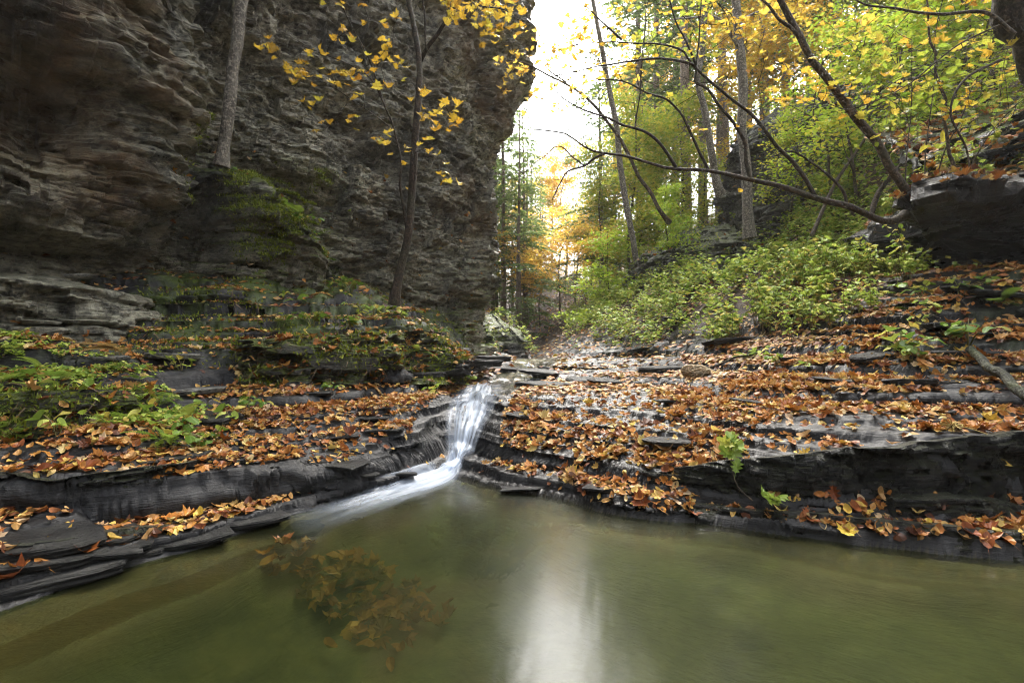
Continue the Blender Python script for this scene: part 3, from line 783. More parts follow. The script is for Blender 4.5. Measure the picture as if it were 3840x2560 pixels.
# ------------------------------------------------------------------ foliage colours
M_BARK_G = bark_material('grey_bark', (.045, .038, .03), (.17, .15, .12), 16)
M_BARK_D = bark_material('dark_bark', (.010, .007, .005), (.04, .027, .017), 16, .2)
M_BARK_B = bark_material('brown_bark', (.022, .015, .010), (.075, .053, .034), 12, .2)
M_BARK_H = bark_material('hemlock_bark', (.06, .045, .035), (.19, .15, .115), 9)
YEL = [(0, (.55, .31, .03)), (.35, (.66, .44, .05)), (.6, (.72, .53, .08)), (.8, (.52, .46, .06)), (1, (.46, .22, .03))]
YGR = [(0, (.20, .30, .03)), (.4, (.36, .42, .05)), (.75, (.56, .47, .06)), (1, (.16, .26, .03))]
LIME = [(0, (.22, .36, .03)), (.5, (.34, .46, .04)), (1, (.46, .50, .06))]
GRN = [(0, (.06, .12, .015)), (.35, (.11, .20, .025)), (.7, (.19, .27, .04)), (.9, (.30, .32, .06)), (1, (.36, .26, .05))]
HEM = [(0, (.07, .115, .035)), (.5, (.14, .21, .06)), (1, (.26, .31, .09))]
GOLD = [(0, (.58, .32, .05)), (.5, (.72, .47, .07)), (1, (.74, .58, .12))]
M_YEL = leaf_material('yellow_leaves', YEL, trans=.5); M_YGR = leaf_material('yellow_green_leaves', YGR, trans=.5)
M_LIME = leaf_material('lime_leaves', LIME, trans=.5); M_GRN = leaf_material('green_leaves', GRN, trans=.4)
M_HEM = leaf_material('hemlock_needles', HEM, trans=.5, rough=.6); M_GOLD = leaf_material('golden_leaves', GOLD, trans=.58)
M_YEL_O = leaf_material('yellow_leaf', YEL, 'object', trans=.45, noise=14); M_YGR_O = leaf_material('yellow_green_leaf', YGR, 'object', trans=.45, noise=14)
LITTER = [(0, (.06, .02, .009)), (.10, (.15, .045, .015)), (.24, (.30, .10, .02)), (.44, (.43, .175, .033)), (.60, (.48, .235, .055)), (.74, (.52, .31, .11)), (.85, (.56, .38, .065)), (.93, (.47, .33, .21)), (1, (.62, .47, .11))]
M_LIT = leaf_material('fallen_leaves', LITTER, trans=.15, rough=.5, noise=20)

# ------------------------------------------------------------------ trees
def leafy_crown(tips, n, size, shape, spread, rs, flat=.35, droop=0.):
    """n leaves gathered round the twig points in tips"""
    r = np.random.default_rng(rs)
    i = r.integers(0, len(tips), n)
    p = tips[i] + r.normal(0, 1, (n, 3)) * np.array([spread, spread, spread * flat])
    nrm = np.stack([r.normal(0, .35, n), r.normal(0, .35, n), np.ones(n)], -1)
    rot = rot_from(nrm, r.uniform(0, 6.28, n), r.uniform(0, .35, n) + droop, r.uniform(0, 6.28, n))
    v = np.array([[0, -.5, 0], [.32, .0, .06], [0, .5, -.04], [-.32, .0, .06]]) if shape == 'quad' else None
    return scatter([(v, np.array([[0, 1, 2, 3]]))], np.zeros(n, int), p, rot, size * r.uniform(.65, 1.25, n))

def branchy(base_pts, base_r, n_b, lo, hi, ln, up, rs, sub=5, az=None):
    """limbs and twigs growing from a trunk curve; returns tube meshes and twig points"""
    r = np.random.default_rng(rs)
    parts, tips = [], []
    k = len(base_pts)
    for b in range(n_b):
        t = lo + (hi - lo) * (b + r.uniform(0, .8)) / n_b
        p = base_pts[int(t * (k - 1))]; rad = np.interp(t, np.linspace(0, 1, k), base_r)
        a = r.uniform(0, 6.28) if az is None else r.choice(az) + r.normal(0, .5)
        L = ln * (1.15 - .7 * (t - lo) / max(hi - lo, .01)) * r.uniform(.6, 1.2)
        el = up + r.normal(0, .2)
        dirv = np.array([math.cos(a) * math.cos(el), math.sin(a) * math.cos(el), math.sin(el)])
        q = [p]; dv = dirv.copy()
        for s in range(6):
            dv = dv + r.normal(0, .16, 3) + np.array([0, 0, .04]); dv /= np.linalg.norm(dv); q.append(q[-1] + dv * L / 6)
        q = np.array(q); br = rad * .42
        parts.append(tube(q, np.linspace(br, br * .15, 7), 5))
        tips.extend(q[3:])
        for s in range(sub):
            j = r.integers(2, 6); a2 = r.uniform(0, 6.28)
            d2 = dirv * .6 + np.array([math.cos(a2), math.sin(a2), r.normal(.1, .25)]) * .8; d2 /= np.linalg.norm(d2)
            l2 = L * r.uniform(.2, .5); q2 = np.array([q[j], q[j] + d2 * l2 * .5 + r.normal(0, .03, 3), q[j] + d2 * l2 + np.array([0, 0, -.06 * l2])])
            parts.append(tube(q2, [br * .3, br * .2, br * .08], 3)); tips.extend([q2[1], q2[2], .5 * (q2[1] + q2[2])])
    return parts, np.array(tips)

def proto_broadleaf(name, H, r0, crown_lo, spread, nleaf, lsize, mat, bark, rs, up=.45, nb=16, ln=None):
    r = np.random.default_rng(rs)
    tp = curve([(0, 0, -.3), (r.normal(0, .1), r.normal(0, .1), H * .3), (r.normal(0, .25), r.normal(0, .25), H * .65), (r.normal(0, .4), r.normal(0, .4), H)], 24, .03, rs)
    tr = r0 * (1 - .85 * np.linspace(0, 1, 24)); tr[:2] *= 1.25
    parts, tips = branchy(tp, tr, nb, crown_lo, .98, ln or H * .28, up, rs)
    tv, tf = tube(tp, tr, 9)
    bv, bf = join(parts)
    lv, lf = leafy_crown(tips, nleaf, lsize, 'quad', spread, rs + 1)
    return np_mesh(name + '_trunk', tv, tf, bark), np_mesh(name + '_limbs', bv, bf, bark), np_mesh(name + '_crown', lv, lf, mat, smooth=False)

def proto_hemlock(name, H, r0, lo, ln, rs, nbr=70, dens=1.0):
    r = np.random.default_rng(rs)
    tp = curve([(0, 0, -.4), (r.normal(0, .05), r.normal(0, .05), H * .4), (r.normal(0, .1), r.normal(0, .1), H)], 20, .02, rs)
    tr = r0 * (1 - .9 * np.linspace(0, 1, 20)); tr[:2] *= 1.2
    parts, P, Dv, Sz = [], [], [], []
    for b in range(nbr):
        t = lo + (1 - lo) * (b / nbr) ** .95
        p = tp[int(t * 19)] + np.array([0, 0, r.uniform(-.2, .2)])
        L = ln * (1 - ((t - lo) / (1 - lo)) ** 1.3 * .9) * r.uniform(.55, 1.15)
        a = b * 2.4 + r.normal(0, .4)
        d = np.array([math.cos(a), math.sin(a), 0])
        el = r.normal(.12, .12)
        s = np.linspace(0, 1, 9)
        q = p + d * (s * L)[:, None]; q[:, 2] += el * s * L - .30 * L * s ** 2
        parts.append(tube(q, np.linspace(max(.008, r0 * .16 * (1 - t * .7)), .003, 9), 4))
        if r.uniform() > dens: continue
        side = np.array([-d[1], d[0], 0])
        m = int(34 * L / 1.5) + 10
        for _ in range(m):
            u = r.uniform(.22, 1.0); q0 = np.array([np.interp(u, s, q[:, i]) for i in range(3)])
            sg = r.choice([-1, 1]); tl = L * (.36 - .26 * u) + .10
            dd = side * sg * r.uniform(.7, 1.) + d * r.uniform(.35, .8); dd /= np.linalg.norm(dd)
            for w in np.arange(.12, tl, .085):
                c = q0 + dd * w; c[2] -= .22 * w * w / max(tl, .1) + r.uniform(-.02, .02)
                P.append(c); Dv.append(dd + r.normal(0, .45, 3) * [1, 1, .3]); Sz.append(r.uniform(.10, .19))
    P, Dv, Sz = np.array(P), np.array(Dv), np.array(Sz)
    yaw = np.arctan2(Dv[:, 1], Dv[:, 0]) - np.pi / 2
    n = len(P)
    rot = rot_from(np.stack([r.normal(0, .25, n), r.normal(0, .25, n), np.ones(n)], -1), yaw, r.uniform(0, .25, n), r.uniform(0, 6.28, n))
    v = np.array([[0, -.5, 0], [.20, -.05, .0], [0, .5, -.1], [-.20, -.05, .0]])
    lv, lf = scatter([(v, np.array([[0, 1, 2, 3]]))], np.zeros(n, int), P, rot, Sz)
    tv, tf = tube(tp, tr, 9); bv, bf = join(parts)
    return np_mesh(name + '_trunk', tv, tf, M_BARK_H), np_mesh(name + '_limbs', bv, bf, M_BARK_B), np_mesh(name + '_crown', lv, lf, M_HEM, smooth=False)

def plant_tree(kind, meshes, x, y, rz, sc, label, group, cat='tree', z=None, lean=(0, 0)):
    z = float(terr(np.array([x]), np.array([y]), rough=False)[0]) if z is None else z
    e = bpy.data.objects.new(kind, None); COL.objects.link(e)
    e.location = (x, y, z - .05); e.rotation_euler = (lean[0], lean[1], rz); e.scale = (sc, sc, sc)
    tagit(e, label, cat, group)
    for nm, m in zip(('trunk', 'limbs', 'crown'), meshes):
        o = obj(nm, m, e)
        if nm != 'trunk': o['kind'] = 'stuff'
    return e
HEMS = [proto_hemlock('hemlock', 15, .17, .24, 2.7, 31, 62, .92), proto_hemlock('hemlock', 17, .2, .34, 2.5, 32, 58, .9), proto_hemlock('hemlock', 10, .12, .12, 2.3, 33, 52, .95), proto_hemlock('hemlock', 18, .19, .5, 2.4, 34, 50, .9)]
BRO_Y = [proto_broadleaf('maple', 12, .13, .3, .38, 8200, .17, M_YEL, M_BARK_G, 41), proto_broadleaf('maple', 9, .09, .25, .34, 6500, .15, M_YEL, M_BARK_G, 42)]
BRO_G = [proto_broadleaf('beech', 10, .11, .25, .36, 8000, .16, M_YGR, M_BARK_G, 43), proto_broadleaf('beech', 7, .07, .15, .36, 6500, .14, M_YGR, M_BARK_B, 44, up=.25)]
SAP_L = [proto_broadleaf('sapling', 3.6, .035, .2, .20, 2600, .11, M_LIME, M_BARK_B, 45, up=.2, nb=14, ln=1.25)]
SAP_O = [proto_broadleaf('sapling', 4.2, .045, .48, .24, 2000, .12, M_GOLD, M_BARK_B, 46, up=.15, nb=14, ln=1.6), proto_broadleaf('sapling', 3.2, .035, .5, .2, 1500, .11, M_GOLD, M_BARK_B, 47, up=.2, nb=12, ln=1.3)]
SAP_Y = [proto_broadleaf('sapling', 4.0, .04, .25, .22, 1700, .11, M_YGR, M_BARK_B, 48, up=.2, nb=13, ln=1.4), proto_broadleaf('sapling', 4.4, .04, .25, .22, 1500, .11, M_LIME, M_BARK_B, 49, up=.2, nb=13, ln=1.5)]
def at(px, d): return (px - 512) / F * d
def where(px, d):
    if px < 560: return 'where the stream bends behind the cliff end' if d < 20 else 'on the far hill beyond the stream bend'
    if px < 632: return 'beside the sky gap on the far slope' if d < 25 else 'on the far hill below the sky gap'
    if px < 700: return 'behind the slender slope trunk' if d < 20 else 'deep in the wood behind the slender trunk'
    if px < 780: return 'behind the two grey slope trunks' if d < 20 else 'deep in the wood behind the grey trunks'
    if px < 870: return 'above the wet outcrop' if d < 18 else 'far up the slope above the outcrop'
    return 'above the undercut ledge' if d < 14 else 'far up the slope above the ledge'
G_H, G_Y = 'hemlocks of the wooded slope', 'autumn trees of the wooded slope'
TL_H = {0: 'low-branched green hemlock', 1: 'tall hemlock with drooping green sprays', 2: 'short bushy hemlock', 3: 'tall hemlock with a long bare lower trunk'}
for i, (px, d, k, s) in enumerate([(640, 17, 1, 1.0), (660, 18.5, 1, 1.0), (688, 15, 3, 1.), (676, 22, 1, 1.1), (704, 19, 3, 1.0), (728, 16.5, 1, .95), (752, 20, 3, 1.05), (768, 15.5, 3, .95), (790, 18, 1, 1.), (845, 20, 1, 1.), (884, 16, 3, 1.), (930, 15, 1, .9), (985, 14, 3, .95), (615, 23, 0, .85), (604, 29, 1, .7), (1060, 14, 1, 1.), (1120, 12, 3, 1.),
                                   (503, 15.5, 0, .6), (527, 19, 2, .75), (494, 18, 1, .8), (541, 27, 2, .6), (512, 24, 0, .5), (628, 33, 1, .9), (650, 28, 0, 1.), (602, 18, 2, .9), (592, 24, 0, .6), (518, 15, 2, .75), (531, 22, 2, .85), (524, 17.5, 0, .55), (478, 17, 0, .8), (468, 21, 1, .9), (482, 24, 0, .8), (488, 28, 1, .8), (455, 26, 1, .9), (503, 21, 1, .7), (840, 13, 2, .9), (900, 12.5, 2, .9)]):
    plant_tree('hemlock_tree', HEMS[k], at(px, d), d, i * 1.7, s, TL_H[k].split(',')[0] + ', ' + where(px, d), G_H)
for i, (px, d, M, k, s) in enumerate([(590, 25, 'Y', 1, .7), (566, 30, 'Y', 1, .85), (552, 34, 'Y', 0, .72), (605, 20, 'G', 1, .85), (576, 37, 'Y', 0, .7), (541, 29, 'Y', 1, .8), (640, 26, 'Y', 0, .9), (675, 27, 'Y', 0, 1.), (720, 24, 'Y', 0, 1.), (770, 25, 'G', 0, 1.1), (810, 24, 'Y', 0, 1.1), (860, 23, 'G', 0, 1.1), (905, 20, 'Y', 0, 1.0), (960, 18, 'G', 0, 1.), (1030, 18, 'Y', 0, 1.), (1100, 16, 'Y', 0, 1.),
                                      (815, 12.5, 'Y', 1, .6), (875, 11.5, 'G', 1, .65), (945, 10.8, 'G', 1, .6), (1000, 10, 'Y', 1, .5), (700, 13, 'G', 1, .55), (500, 30, 'Y', 0, .6), (520, 36, 'Y', 0, .6), (630, 14.0, 'G', 1, .75), (655, 15.5, 'G', 1, .9), (690, 14.5, 'G', 1, .8), (740, 14, 'Y', 1, .7), (600, 16.5, 'G', 1, .7), (620, 21, 'Y', 1, .9), (582, 28, 'Y', 1, .7)]):
    meshes = (BRO_Y if M == 'Y' else BRO_G)[k]
    lab = {('Y', 0): 'tall bright yellow autumn tree', ('Y', 1): 'mid-sized yellow autumn tree', ('G', 0): 'tall yellow-green broadleaf tree', ('G', 1): 'small yellow-green beech'}[(M, k)] + ' ' + where(px, d)
    plant_tree('broadleaf_tree', meshes, at(px, d), d, i * 2.1, s, lab, G_Y)
plant_tree('maple_sapling', SAP_L[0], at(612, 12.6), 12.6, .4, .85, 'bright lime green maple sapling at the foot of the far slope', None, z=.95)
plant_tree('maple_sapling', SAP_L[0], at(668, 11.0), 11.0, 2.4, .55, 'small lime green sapling above the low mossy outcrop', None)
for i, (px, d, k, s) in enumerate([(522, 15.5, 0, .8), (540, 18, 1, .95), (560, 17, 0, .75), (508, 17, 1, .9), (575, 19.5, 0, .9), (533, 21, 0, 1.), (592, 15.5, 1, .7)]):
    plant_tree('golden_sapling', SAP_O[k], at(px, d), d, i * 1.3, s, ['spreading golden orange sapling over the bend of the stream', 'slim golden orange sapling by the bend of the stream'][k], 'golden saplings by the stream bend')

for i, (px, d, k, s) in enumerate([(860, 7.6, 0, .7), (905, 7.2, 1, .7), (950, 6.8, 0, .75), (990, 6.6, 1, .7), (1020, 6.4, 0, .7), (830, 8.6, 1, .65), (880, 9.0, 1, .75), (930, 8.6, 0, .7), (975, 8.2, 1, .8), (790, 9.6, 0, .6), (1015, 7.8, 1, .8)]):
    plant_tree('slope_sapling', SAP_Y[k], at(px, d), d, i * 1.9, s, ['yellow-green sapling growing on the slope behind the undercut ledge', 'green sapling growing on the slope behind the undercut ledge'][k], 'saplings on the slope behind the ledge')

# unseen hemlocks added downstream, behind the photographer, to darken the ledge faces
for i, (x_, y_, k) in enumerate([(-7, -7, 0), (-10, -5, 1), (-6, -12, 2), (3, -16, 0), (-2, -18, 1), (8, -15, 0), (-9, -14, 0), (0, -22, 1), (5, -21, 2)]):
    plant_tree('hemlock_tree', HEMS[k], x_, y_, i * 1.3, 1.0, 'unseen hemlock added above the pool downstream', 'unseen hemlocks downstream', z=3.0 + .5 * abs(x_) * (y_ > -12))

# ------------------------------------------------------------------ single trees that the photograph traces branch by branch
def pts(lst, d0, d1=None, dz=0.):
    d1 = d0 if d1 is None else d1
    n = len(lst)
    return np.array([W(p[0], p[1], d0 + (d1 - d0) * i / max(1, n - 1)) for i, p in enumerate(lst)])
LEAFM = {}
def leaf_mesh(shape, i, mat):
    k = (shape, i, mat.name)
    if k not in LEAFM:
        v, f = SHAPES[shape][i]
        LEAFM[k] = np_mesh(shape + '_leaf', v + np.array([0, .45, 0]), f, mat, smooth=False)
    return LEAFM[k]

def near_tree(name, label, cat, trunk, r0, r1, bark, limbs=(), clusters=(), leafmat=None, shape='maple', lsize=.1, per=(2, 4), seed=0, twigs=0, jit=.01, singles=True, leafstuff=None, slope=(0, 0)):
    """trunk + separate branches + leaves hung on twigs that reach from the nearest branch to each cluster"""
    r = np.random.default_rng(seed)
    e = bpy.data.objects.new(name, None); COL.objects.link(e)
    base = trunk[0].copy(); e.location = base
    tagit(e, label, cat)
    T = curve(trunk, 40, jit, seed)
    rad = np.linspace(r0, r1, 40); rad[:3] *= [1.5, 1.25, 1.1]
    rad = rad * (1 + .08 * np.random.default_rng(seed + 5).normal(0, 1, 40).cumsum() / 4)
    v, f = tube(T, np.maximum(rad, r1 * .6), 10)
    obj('trunk', np_mesh('trunk', v - base, f, bark), e)
    skel = [T[8:]]
    tw = []
    for (P, ra, rb) in limbs:
        Q = curve(P, max(14, 4 * len(P)), jit * .8, seed + len(skel))
        parts = [tube(Q, np.linspace(ra, rb, len(Q)), 6)]
        for q in range(int(twigs * np.linalg.norm(np.diff(Q, axis=0), axis=1).sum())):
            j = r.integers(2, len(Q)); t = Q[j] - Q[j - 1]; t /= np.linalg.norm(t)
            dv = t * .6 + r.normal(0, .5, 3) + np.array([0, 0, .25]); dv /= np.linalg.norm(dv)
            l = r.uniform(.1, .45)
            q2 = np.array([Q[j], Q[j] + dv * l * .5 + r.normal(0, .015, 3), Q[j] + dv * l + np.array([0, 0, .04])])
            parts.append(tube(q2, [.0035, .0025, .0015], 3)); skel.append(q2)
        v, f = join(parts)
        obj('branch', np_mesh('branch', v - base, f, bark), e)
        skel.append(Q)
    SK = np.concatenate(skel)
    LV = []
    for c in clusters:
        c = np.asarray(c, float)
        dd = np.linalg.norm((SK - c) * [1, .6, 1], axis=1)
        s0 = SK[np.argmin(dd + r.uniform(0, .15, len(SK)))]
        mid = .5 * (s0 + c) + np.array([0, 0, .08 * np.linalg.norm(c - s0)]) + r.normal(0, .02, 3)
        q = curve([s0, mid, c], 9)
        tw.append(tube(q, np.linspace(.004, .0014, 9), 3))
        SK = np.concatenate([SK, q[3:]])
        for k in range(r.integers(per[0], per[1] + 1)):
            p = q[r.integers(5, 9)] + r.normal(0, 1, 3) * [.06, .06, .02]
            tw.append(tube(np.array([q[7], .5 * (q[7] + p) + [0, 0, .01], p]), .0012, 3))
            LV.append(p)
    if tw:
        v, f = join(tw)
        o = obj('twigs', np_mesh('twigs', v - base, f, bark), e); o['kind'] = 'stuff'
    if LV:
        LV = np.array(LV); n = len(LV)
        nrm = np.stack([r.normal(slope[0], .3, n), r.normal(slope[1] - .25, .3, n), np.ones(n)], -1)
        rot = rot_from(nrm, r.uniform(0, 6.28, n), r.uniform(0, .5, n), r.uniform(0, 6.28, n))
        sc = lsize * r.uniform(.65, 1.2, n)
        if singles:
            for i in range(n):
                o = obj('leaf', leaf_mesh(shape, int(r.integers(0, 5)), leafmat), e)
                o.matrix_parent_inverse = Matrix.Identity(4)
                o.matrix_local = frame_to_matrix(LV[i] - base, rot[i], sc[i])
        else:
            v, f = scatter(SHAPES[shape], r.integers(0, 5, n), LV, rot, sc)
            o = obj('leaves', np_mesh('leaves', v - base, f, leafstuff, smooth=False), e); o['kind'] = 'stuff'
    return e
rr = np.random.default_rng(77)
# grey trunk on the mossy shelf
near_tree('grey_trunk_tree', 'slim grey lichen-flecked trunk standing on the mossy shelf of the cliff', 'tree',
          np.concatenate([pts([(221, 166), (224, 150), (228, 120), (232, 80), (237, 40), (242, 0)], 5.85, 5.75), [W(246, -60, 5.7), W(250, -140, 5.6)]]), .064, .05, M_BARK_G, seed=1, jit=.012)
# dark sapling with yellow leaves against the cliff
d2 = 5.55
cl = [(278, 57), (270, 48), (304, 61), (319, 74), (341, 72), (297, 85), (308, 78), (369, 67), (384, 62), (397, 65), (376, 21), (392, 18), (358, 67), (408, 67), (389, 96), (363, 94), (430, 107), (439, 109), (452, 108), (425, 112), (450, 120), (365, 139), (380, 141), (406, 144), (423, 150), (397, 163), (439, 165), (443, 181), (455, 174), (445, 132), (430, 139), (310, 60), (330, 68), (352, 78), (340, 40), (352, 36), (400, 46), (420, 92), (375, 58), (312, 110), (325, 128), (347, 120), (331, 4), (345, 2), (360, 2), (362, 130), (300, 72), (318, 55), (288, 66), (334, 82)]
clus = [W(a + rr.normal(0, 3), b + rr.normal(0, 3), rr.uniform(4.3, 5.1)) for a, b in cl]
clus += [W(rr.uniform(448, 520), abs(rr.normal(12, 20)), rr.uniform(4.6, 5.6)) for _ in range(34)]
near_tree('dark_sapling', 'thin dark sapling with yellow maple leaves in front of the cliff', 'tree',
          np.concatenate([pts([(394, 305), (396, 294), (402, 270), (409, 231), (413, 180), (416, 130), (419, 90), (419, 60), (415, 30), (410, 0)], d2, d2 - .1), [W(407, -50, d2 - .1), W(405, -120, d2 - .1)]]), .046, .032, M_BARK_D,
          limbs=[(pts([(407, 231), (402, 190), (395, 131), (384, 104), (372, 70), (365, 52), (352, 28), (343, 8)], d2, 4.8), .016, .005),
                 (pts([(421, 60), (428, 46), (440, 30), (450, 14), (458, -4), (466, -30)], d2, 5.0), .026, .014),
                 (pts([(426, 50), (424, 20), (421, -8)], d2 - .05, 5.3), .013, .007),
                 (pts([(412, 200), (416, 165), (412, 130)], d2, 5.1), .008, .003),
                 (pts([(460, -8), (480, 6), (500, 10), (518, 20)], 5.0, 4.9), .010, .003),
                 (pts([(395, 131), (370, 112), (340, 92), (312, 76)], 5.2, 4.6), .007, .002),
                 (pts([(384, 104), (372, 80), (350, 66), (310, 50), (268, 42)], 5.1, 4.4), .007, .002)],
          clusters=clus, leafmat=M_YEL_O, shape='maple', lsize=.085, per=(2, 4), seed=2, twigs=3)
# leaning maple on the undercut ledge
dl = 4.75
clA = [W(rr.uniform(770, 1010), rr.uniform(-8, 118) , rr.uniform(4.2, 5.8)) for _ in range(95)]
clA = [c for c in clA if c[2] > 2.5 + .25 * (c[0] - 2)]
near_tree('leaning_maple', 'young brown-barked maple leaning out from the undercut ledge', 'tree',
          np.concatenate([pts([(918, 214), (913, 202), (899, 178), (880, 150), (854, 114), (835, 88), (811, 60), (799, 36), (785, 10), (776, -8)], dl, dl - .3), [W(760, -40, 4.4), W(740, -90, 4.4)]]), .046, .020, M_BARK_B,
          limbs=[(pts([(799, 36), (787, 26), (772, 10), (758, -4)], 4.5, 4.3), .018, .009),
                 (pts([(1015, 34), (985, 12), (940, 13), (905, 10), (870, 4), (845, -6)], 4.1, 4.2), .016, .006),
                 (pts([(1010, 20), (960, 44), (925, 72), (890, 94), (850, 108), (830, 104)], 4.2, 4.5), .008, .003),
                 (pts([(1000, 60), (965, 78), (950, 110), (968, 150), (970, 190)], 4.2, 4.3), .012, .006)],
          clusters=clA, leafmat=M_YEL_O, shape='maple', lsize=.078, per=(2, 3), seed=3, twigs=3, slope=(.15, 0))
clG = [W(rr.uniform(855, 1024), rr.uniform(20, 150), rr.uniform(4.3, 5.6)) for _ in range(80)]
near_tree('ledge_sapling', 'thin upright sapling with yellow-green leaves on top of the undercut ledge', 'tree',
          pts([(955, 182), (952, 165), (946, 130), (940, 90), (934, 60), (930, 30), (925, -10)], 4.7, 4.7), .017, .007, M_BARK_B,
          limbs=[(pts([(925, 185), (926, 150), (932, 100), (936, 40), (945, -10)], 4.7, 4.5), .006, .003),
                 (pts([(935, 185), (945, 150), (965, 110), (985, 60), (1000, 20)], 4.75, 4.4), .007, .003),
                 (pts([(905, 185), (908, 140), (912, 90), (912, 40)], 4.7, 4.6), .006, .003),
                 (pts([(962, 185), (985, 140), (1010, 110), (1030, 95)], 4.7, 4.4), .007, .003)],
          clusters=clG, leafmat=M_YGR_O, shape='beech', lsize=.10, per=(2, 3), seed=4, twigs=3, slope=(.15, 0))
# bare arching branches over the stream, rooted under the ledge
db = 4.55
clB = [W(rr.uniform(575, 770), rr.uniform(0, 75), rr.uniform(4.0, 5.2)) for _ in range(70)] + [W(a, b, 4.3) for a, b in ((667, 98), (700, 120), (688, 90), (735, 130), (755, 100), (740, 190))]
near_tree('arching_tree', 'bare dark tree arching low over the stream from under the ledge', 'tree',
          pts([(906, 214), (897, 219), (885, 221), (861, 212), (847, 206), (813, 196), (778, 184), (745, 177), (709, 170), (676, 167), (647, 161), (621, 155), (605, 153), (588, 148), (567, 134), (552, 131), (534, 129)], db, 4.1), .033, .006, M_BARK_D,
          limbs=[(pts([(605, 153), (594, 159), (584, 165), (569, 170), (558, 186), (552, 200)], 4.2, 4.2), .012, .003),
                 (pts([(584, 165), (572, 156), (560, 147), (542, 158), (530, 168), (516, 178)], 4.2, 4.3), .007, .002),
                 (pts([(676, 167), (666, 150), (653, 137), (635, 128), (609, 119), (580, 108), (558, 93), (553, 77)], 4.3, 4.1), 0.015, 0.003),
                 (pts([(709, 170), (697, 144), (684, 123), (667, 101), (647, 92), (623, 81), (595, 79), (570, 70)], 4.35, 4.2), 0.013, 0.003),
                 (pts([(750, 178), (745, 148), (733, 124), (719, 106), (708, 89), (695, 82), (696, 65), (685, 37), (673, 13), (668, -8)], 4.4, 4.2), 0.017, 0.005),
                 (pts([(816, 197), (811, 190), (794, 164), (773, 143), (751, 115), (727, 96), (703, 74), (691, 60), (679, 48), (638, 44), (595, 42), (570, 46)], 4.45, 4.2), 0.019, 0.003),
                 (pts([(847, 206), (842, 190), (818, 167), (794, 152), (770, 157)], 4.5, 4.4), .014, .005),
                 (pts([(695, 65), (673, 59), (638, 60), (604, 65), (566, 73), (552, 76)], 4.3, 4.1), .012, .003),
                 (pts([(635, 128), (636, 110), (641, 90), (642, 60), (646, 20), (650, -8)], 4.2, 4.2), .007, .003),
                 (pts([(588, 148), (584, 140), (583, 115)], 4.2, 4.2), .005, .002),
                 (pts([(568, 134), (572, 118), (580, 110)], 4.2, 4.1), .005, .002),
                 (pts([(622, 40), (600, 20), (590, 10), (578, 2)], 4.2, 4.1), .010, .003),
                 (pts([(696, 65), (700, 30), (702, -8)], 4.25, 4.2), .008, .004)],
          clusters=clB, leafmat=M_YEL_O, shape='beech', lsize=.07, per=(1, 3), seed=5, twigs=4)
# taller trunks rising from the green slope
G_TR = dict(jit=.03)
near_tree('grey_slope_tree', 'straight speckled grey trunk rising from the green slope', 'tree', np.concatenate([pts([(750, 238), (749, 228), (747, 190), (745, 155), (743, 95), (741, 60), (737, 0)], 8.8, 8.8), [W(733, -80, 8.8), W(728, -200, 8.8)]]), .082, .06, M_BARK_G, seed=11, jit=.02,
          limbs=[(pts([(742, 20), (760, 10), (780, 16), (800, 12)], 8.8, 8.2), .03, .01), (pts([(741, 50), (720, 20), (690, 16), (670, 20)], 8.8, 8.4), .03, .01)], twigs=2, clusters=[W(rr.uniform(690, 800), rr.uniform(-20, 50), rr.uniform(7.6, 9)) for _ in range(60)], leafmat=M_YEL_O, shape='beech', lsize=.11, per=(2, 4), singles=False, leafstuff=M_YEL)
near_tree('pale_slope_tree', 'pale trunk curving up behind the wet outcrop', 'tree', np.concatenate([pts([(722, 195), (717, 183), (708, 131), (700, 90), (699, 75), (703, 30), (706, 0)], 10.6, 10.4), [W(708, -60, 10.4), W(709, -160, 10.4)]]), .08, .055, M_BARK_G, seed=12, jit=.02,
          limbs=[(pts([(702, 40), (690, 20), (672, 5), (650, -5)], 10.4, 9.8), .03, .01)], clusters=[W(rr.uniform(630, 720), rr.uniform(-10, 60), rr.uniform(9, 10.5)) for _ in range(60)], leafmat=M_YEL_O, lsize=.12, per=(2, 4), singles=False, leafstuff=M_YGR)
near_tree('slender_slope_tree', 'slender grey trunk at the foot of the far slope by the lime sapling', 'tree', np.concatenate([pts([(643, 290), (640, 279), (630, 230), (623, 183), (616, 131), (606, 71), (600, 45)], 11.8, 11.6), [W(594, 10, 11.5), W(588, -40, 11.5)]]), .072, .035, M_BARK_G, seed=13, jit=.02,
          limbs=[(pts([(608, 80), (600, 60), (585, 50)], 11.6, 11.2), .02, .006)], clusters=[W(rr.uniform(565, 640), rr.uniform(-5, 90), rr.uniform(10.5, 12)) for _ in range(50)], leafmat=M_YEL_O, lsize=.12, per=(2, 4), singles=False, leafstuff=M_YEL)
near_tree('bent_slope_tree', 'thin brown trunk leaning far out over the stream from the mossy outcrop', 'tree', pts([(669, 222), (664, 214), (645, 183), (630, 156), (616, 133), (603, 116), (590, 102), (566, 82), (552, 76), (526, 65), (507, 60)], 9.9, 8.2), .04, .012, M_BARK_B, seed=14, jit=.02,
          limbs=[(pts([(566, 82), (550, 70), (540, 50), (535, 40)], 8.8, 8.4), .014, .005)], twigs=3, clusters=[W(rr.uniform(500, 590), rr.uniform(30, 115), rr.uniform(7.6, 9)) for _ in range(75)], leafmat=M_YEL_O, lsize=.10, per=(1, 3), singles=False, leafstuff=M_GOLD)
near_tree('cliff_end_tree', 'dark straight trunk tight against the far end of the cliff', 'tree', np.concatenate([pts([(474, 300), (478, 240), (482, 160), (487, 90), (492, 30)], 11.2, 11.0), [W(497, -40, 11), W(500, -120, 11)]]), .14, .09, M_BARK_D, seed=15, jit=.02)
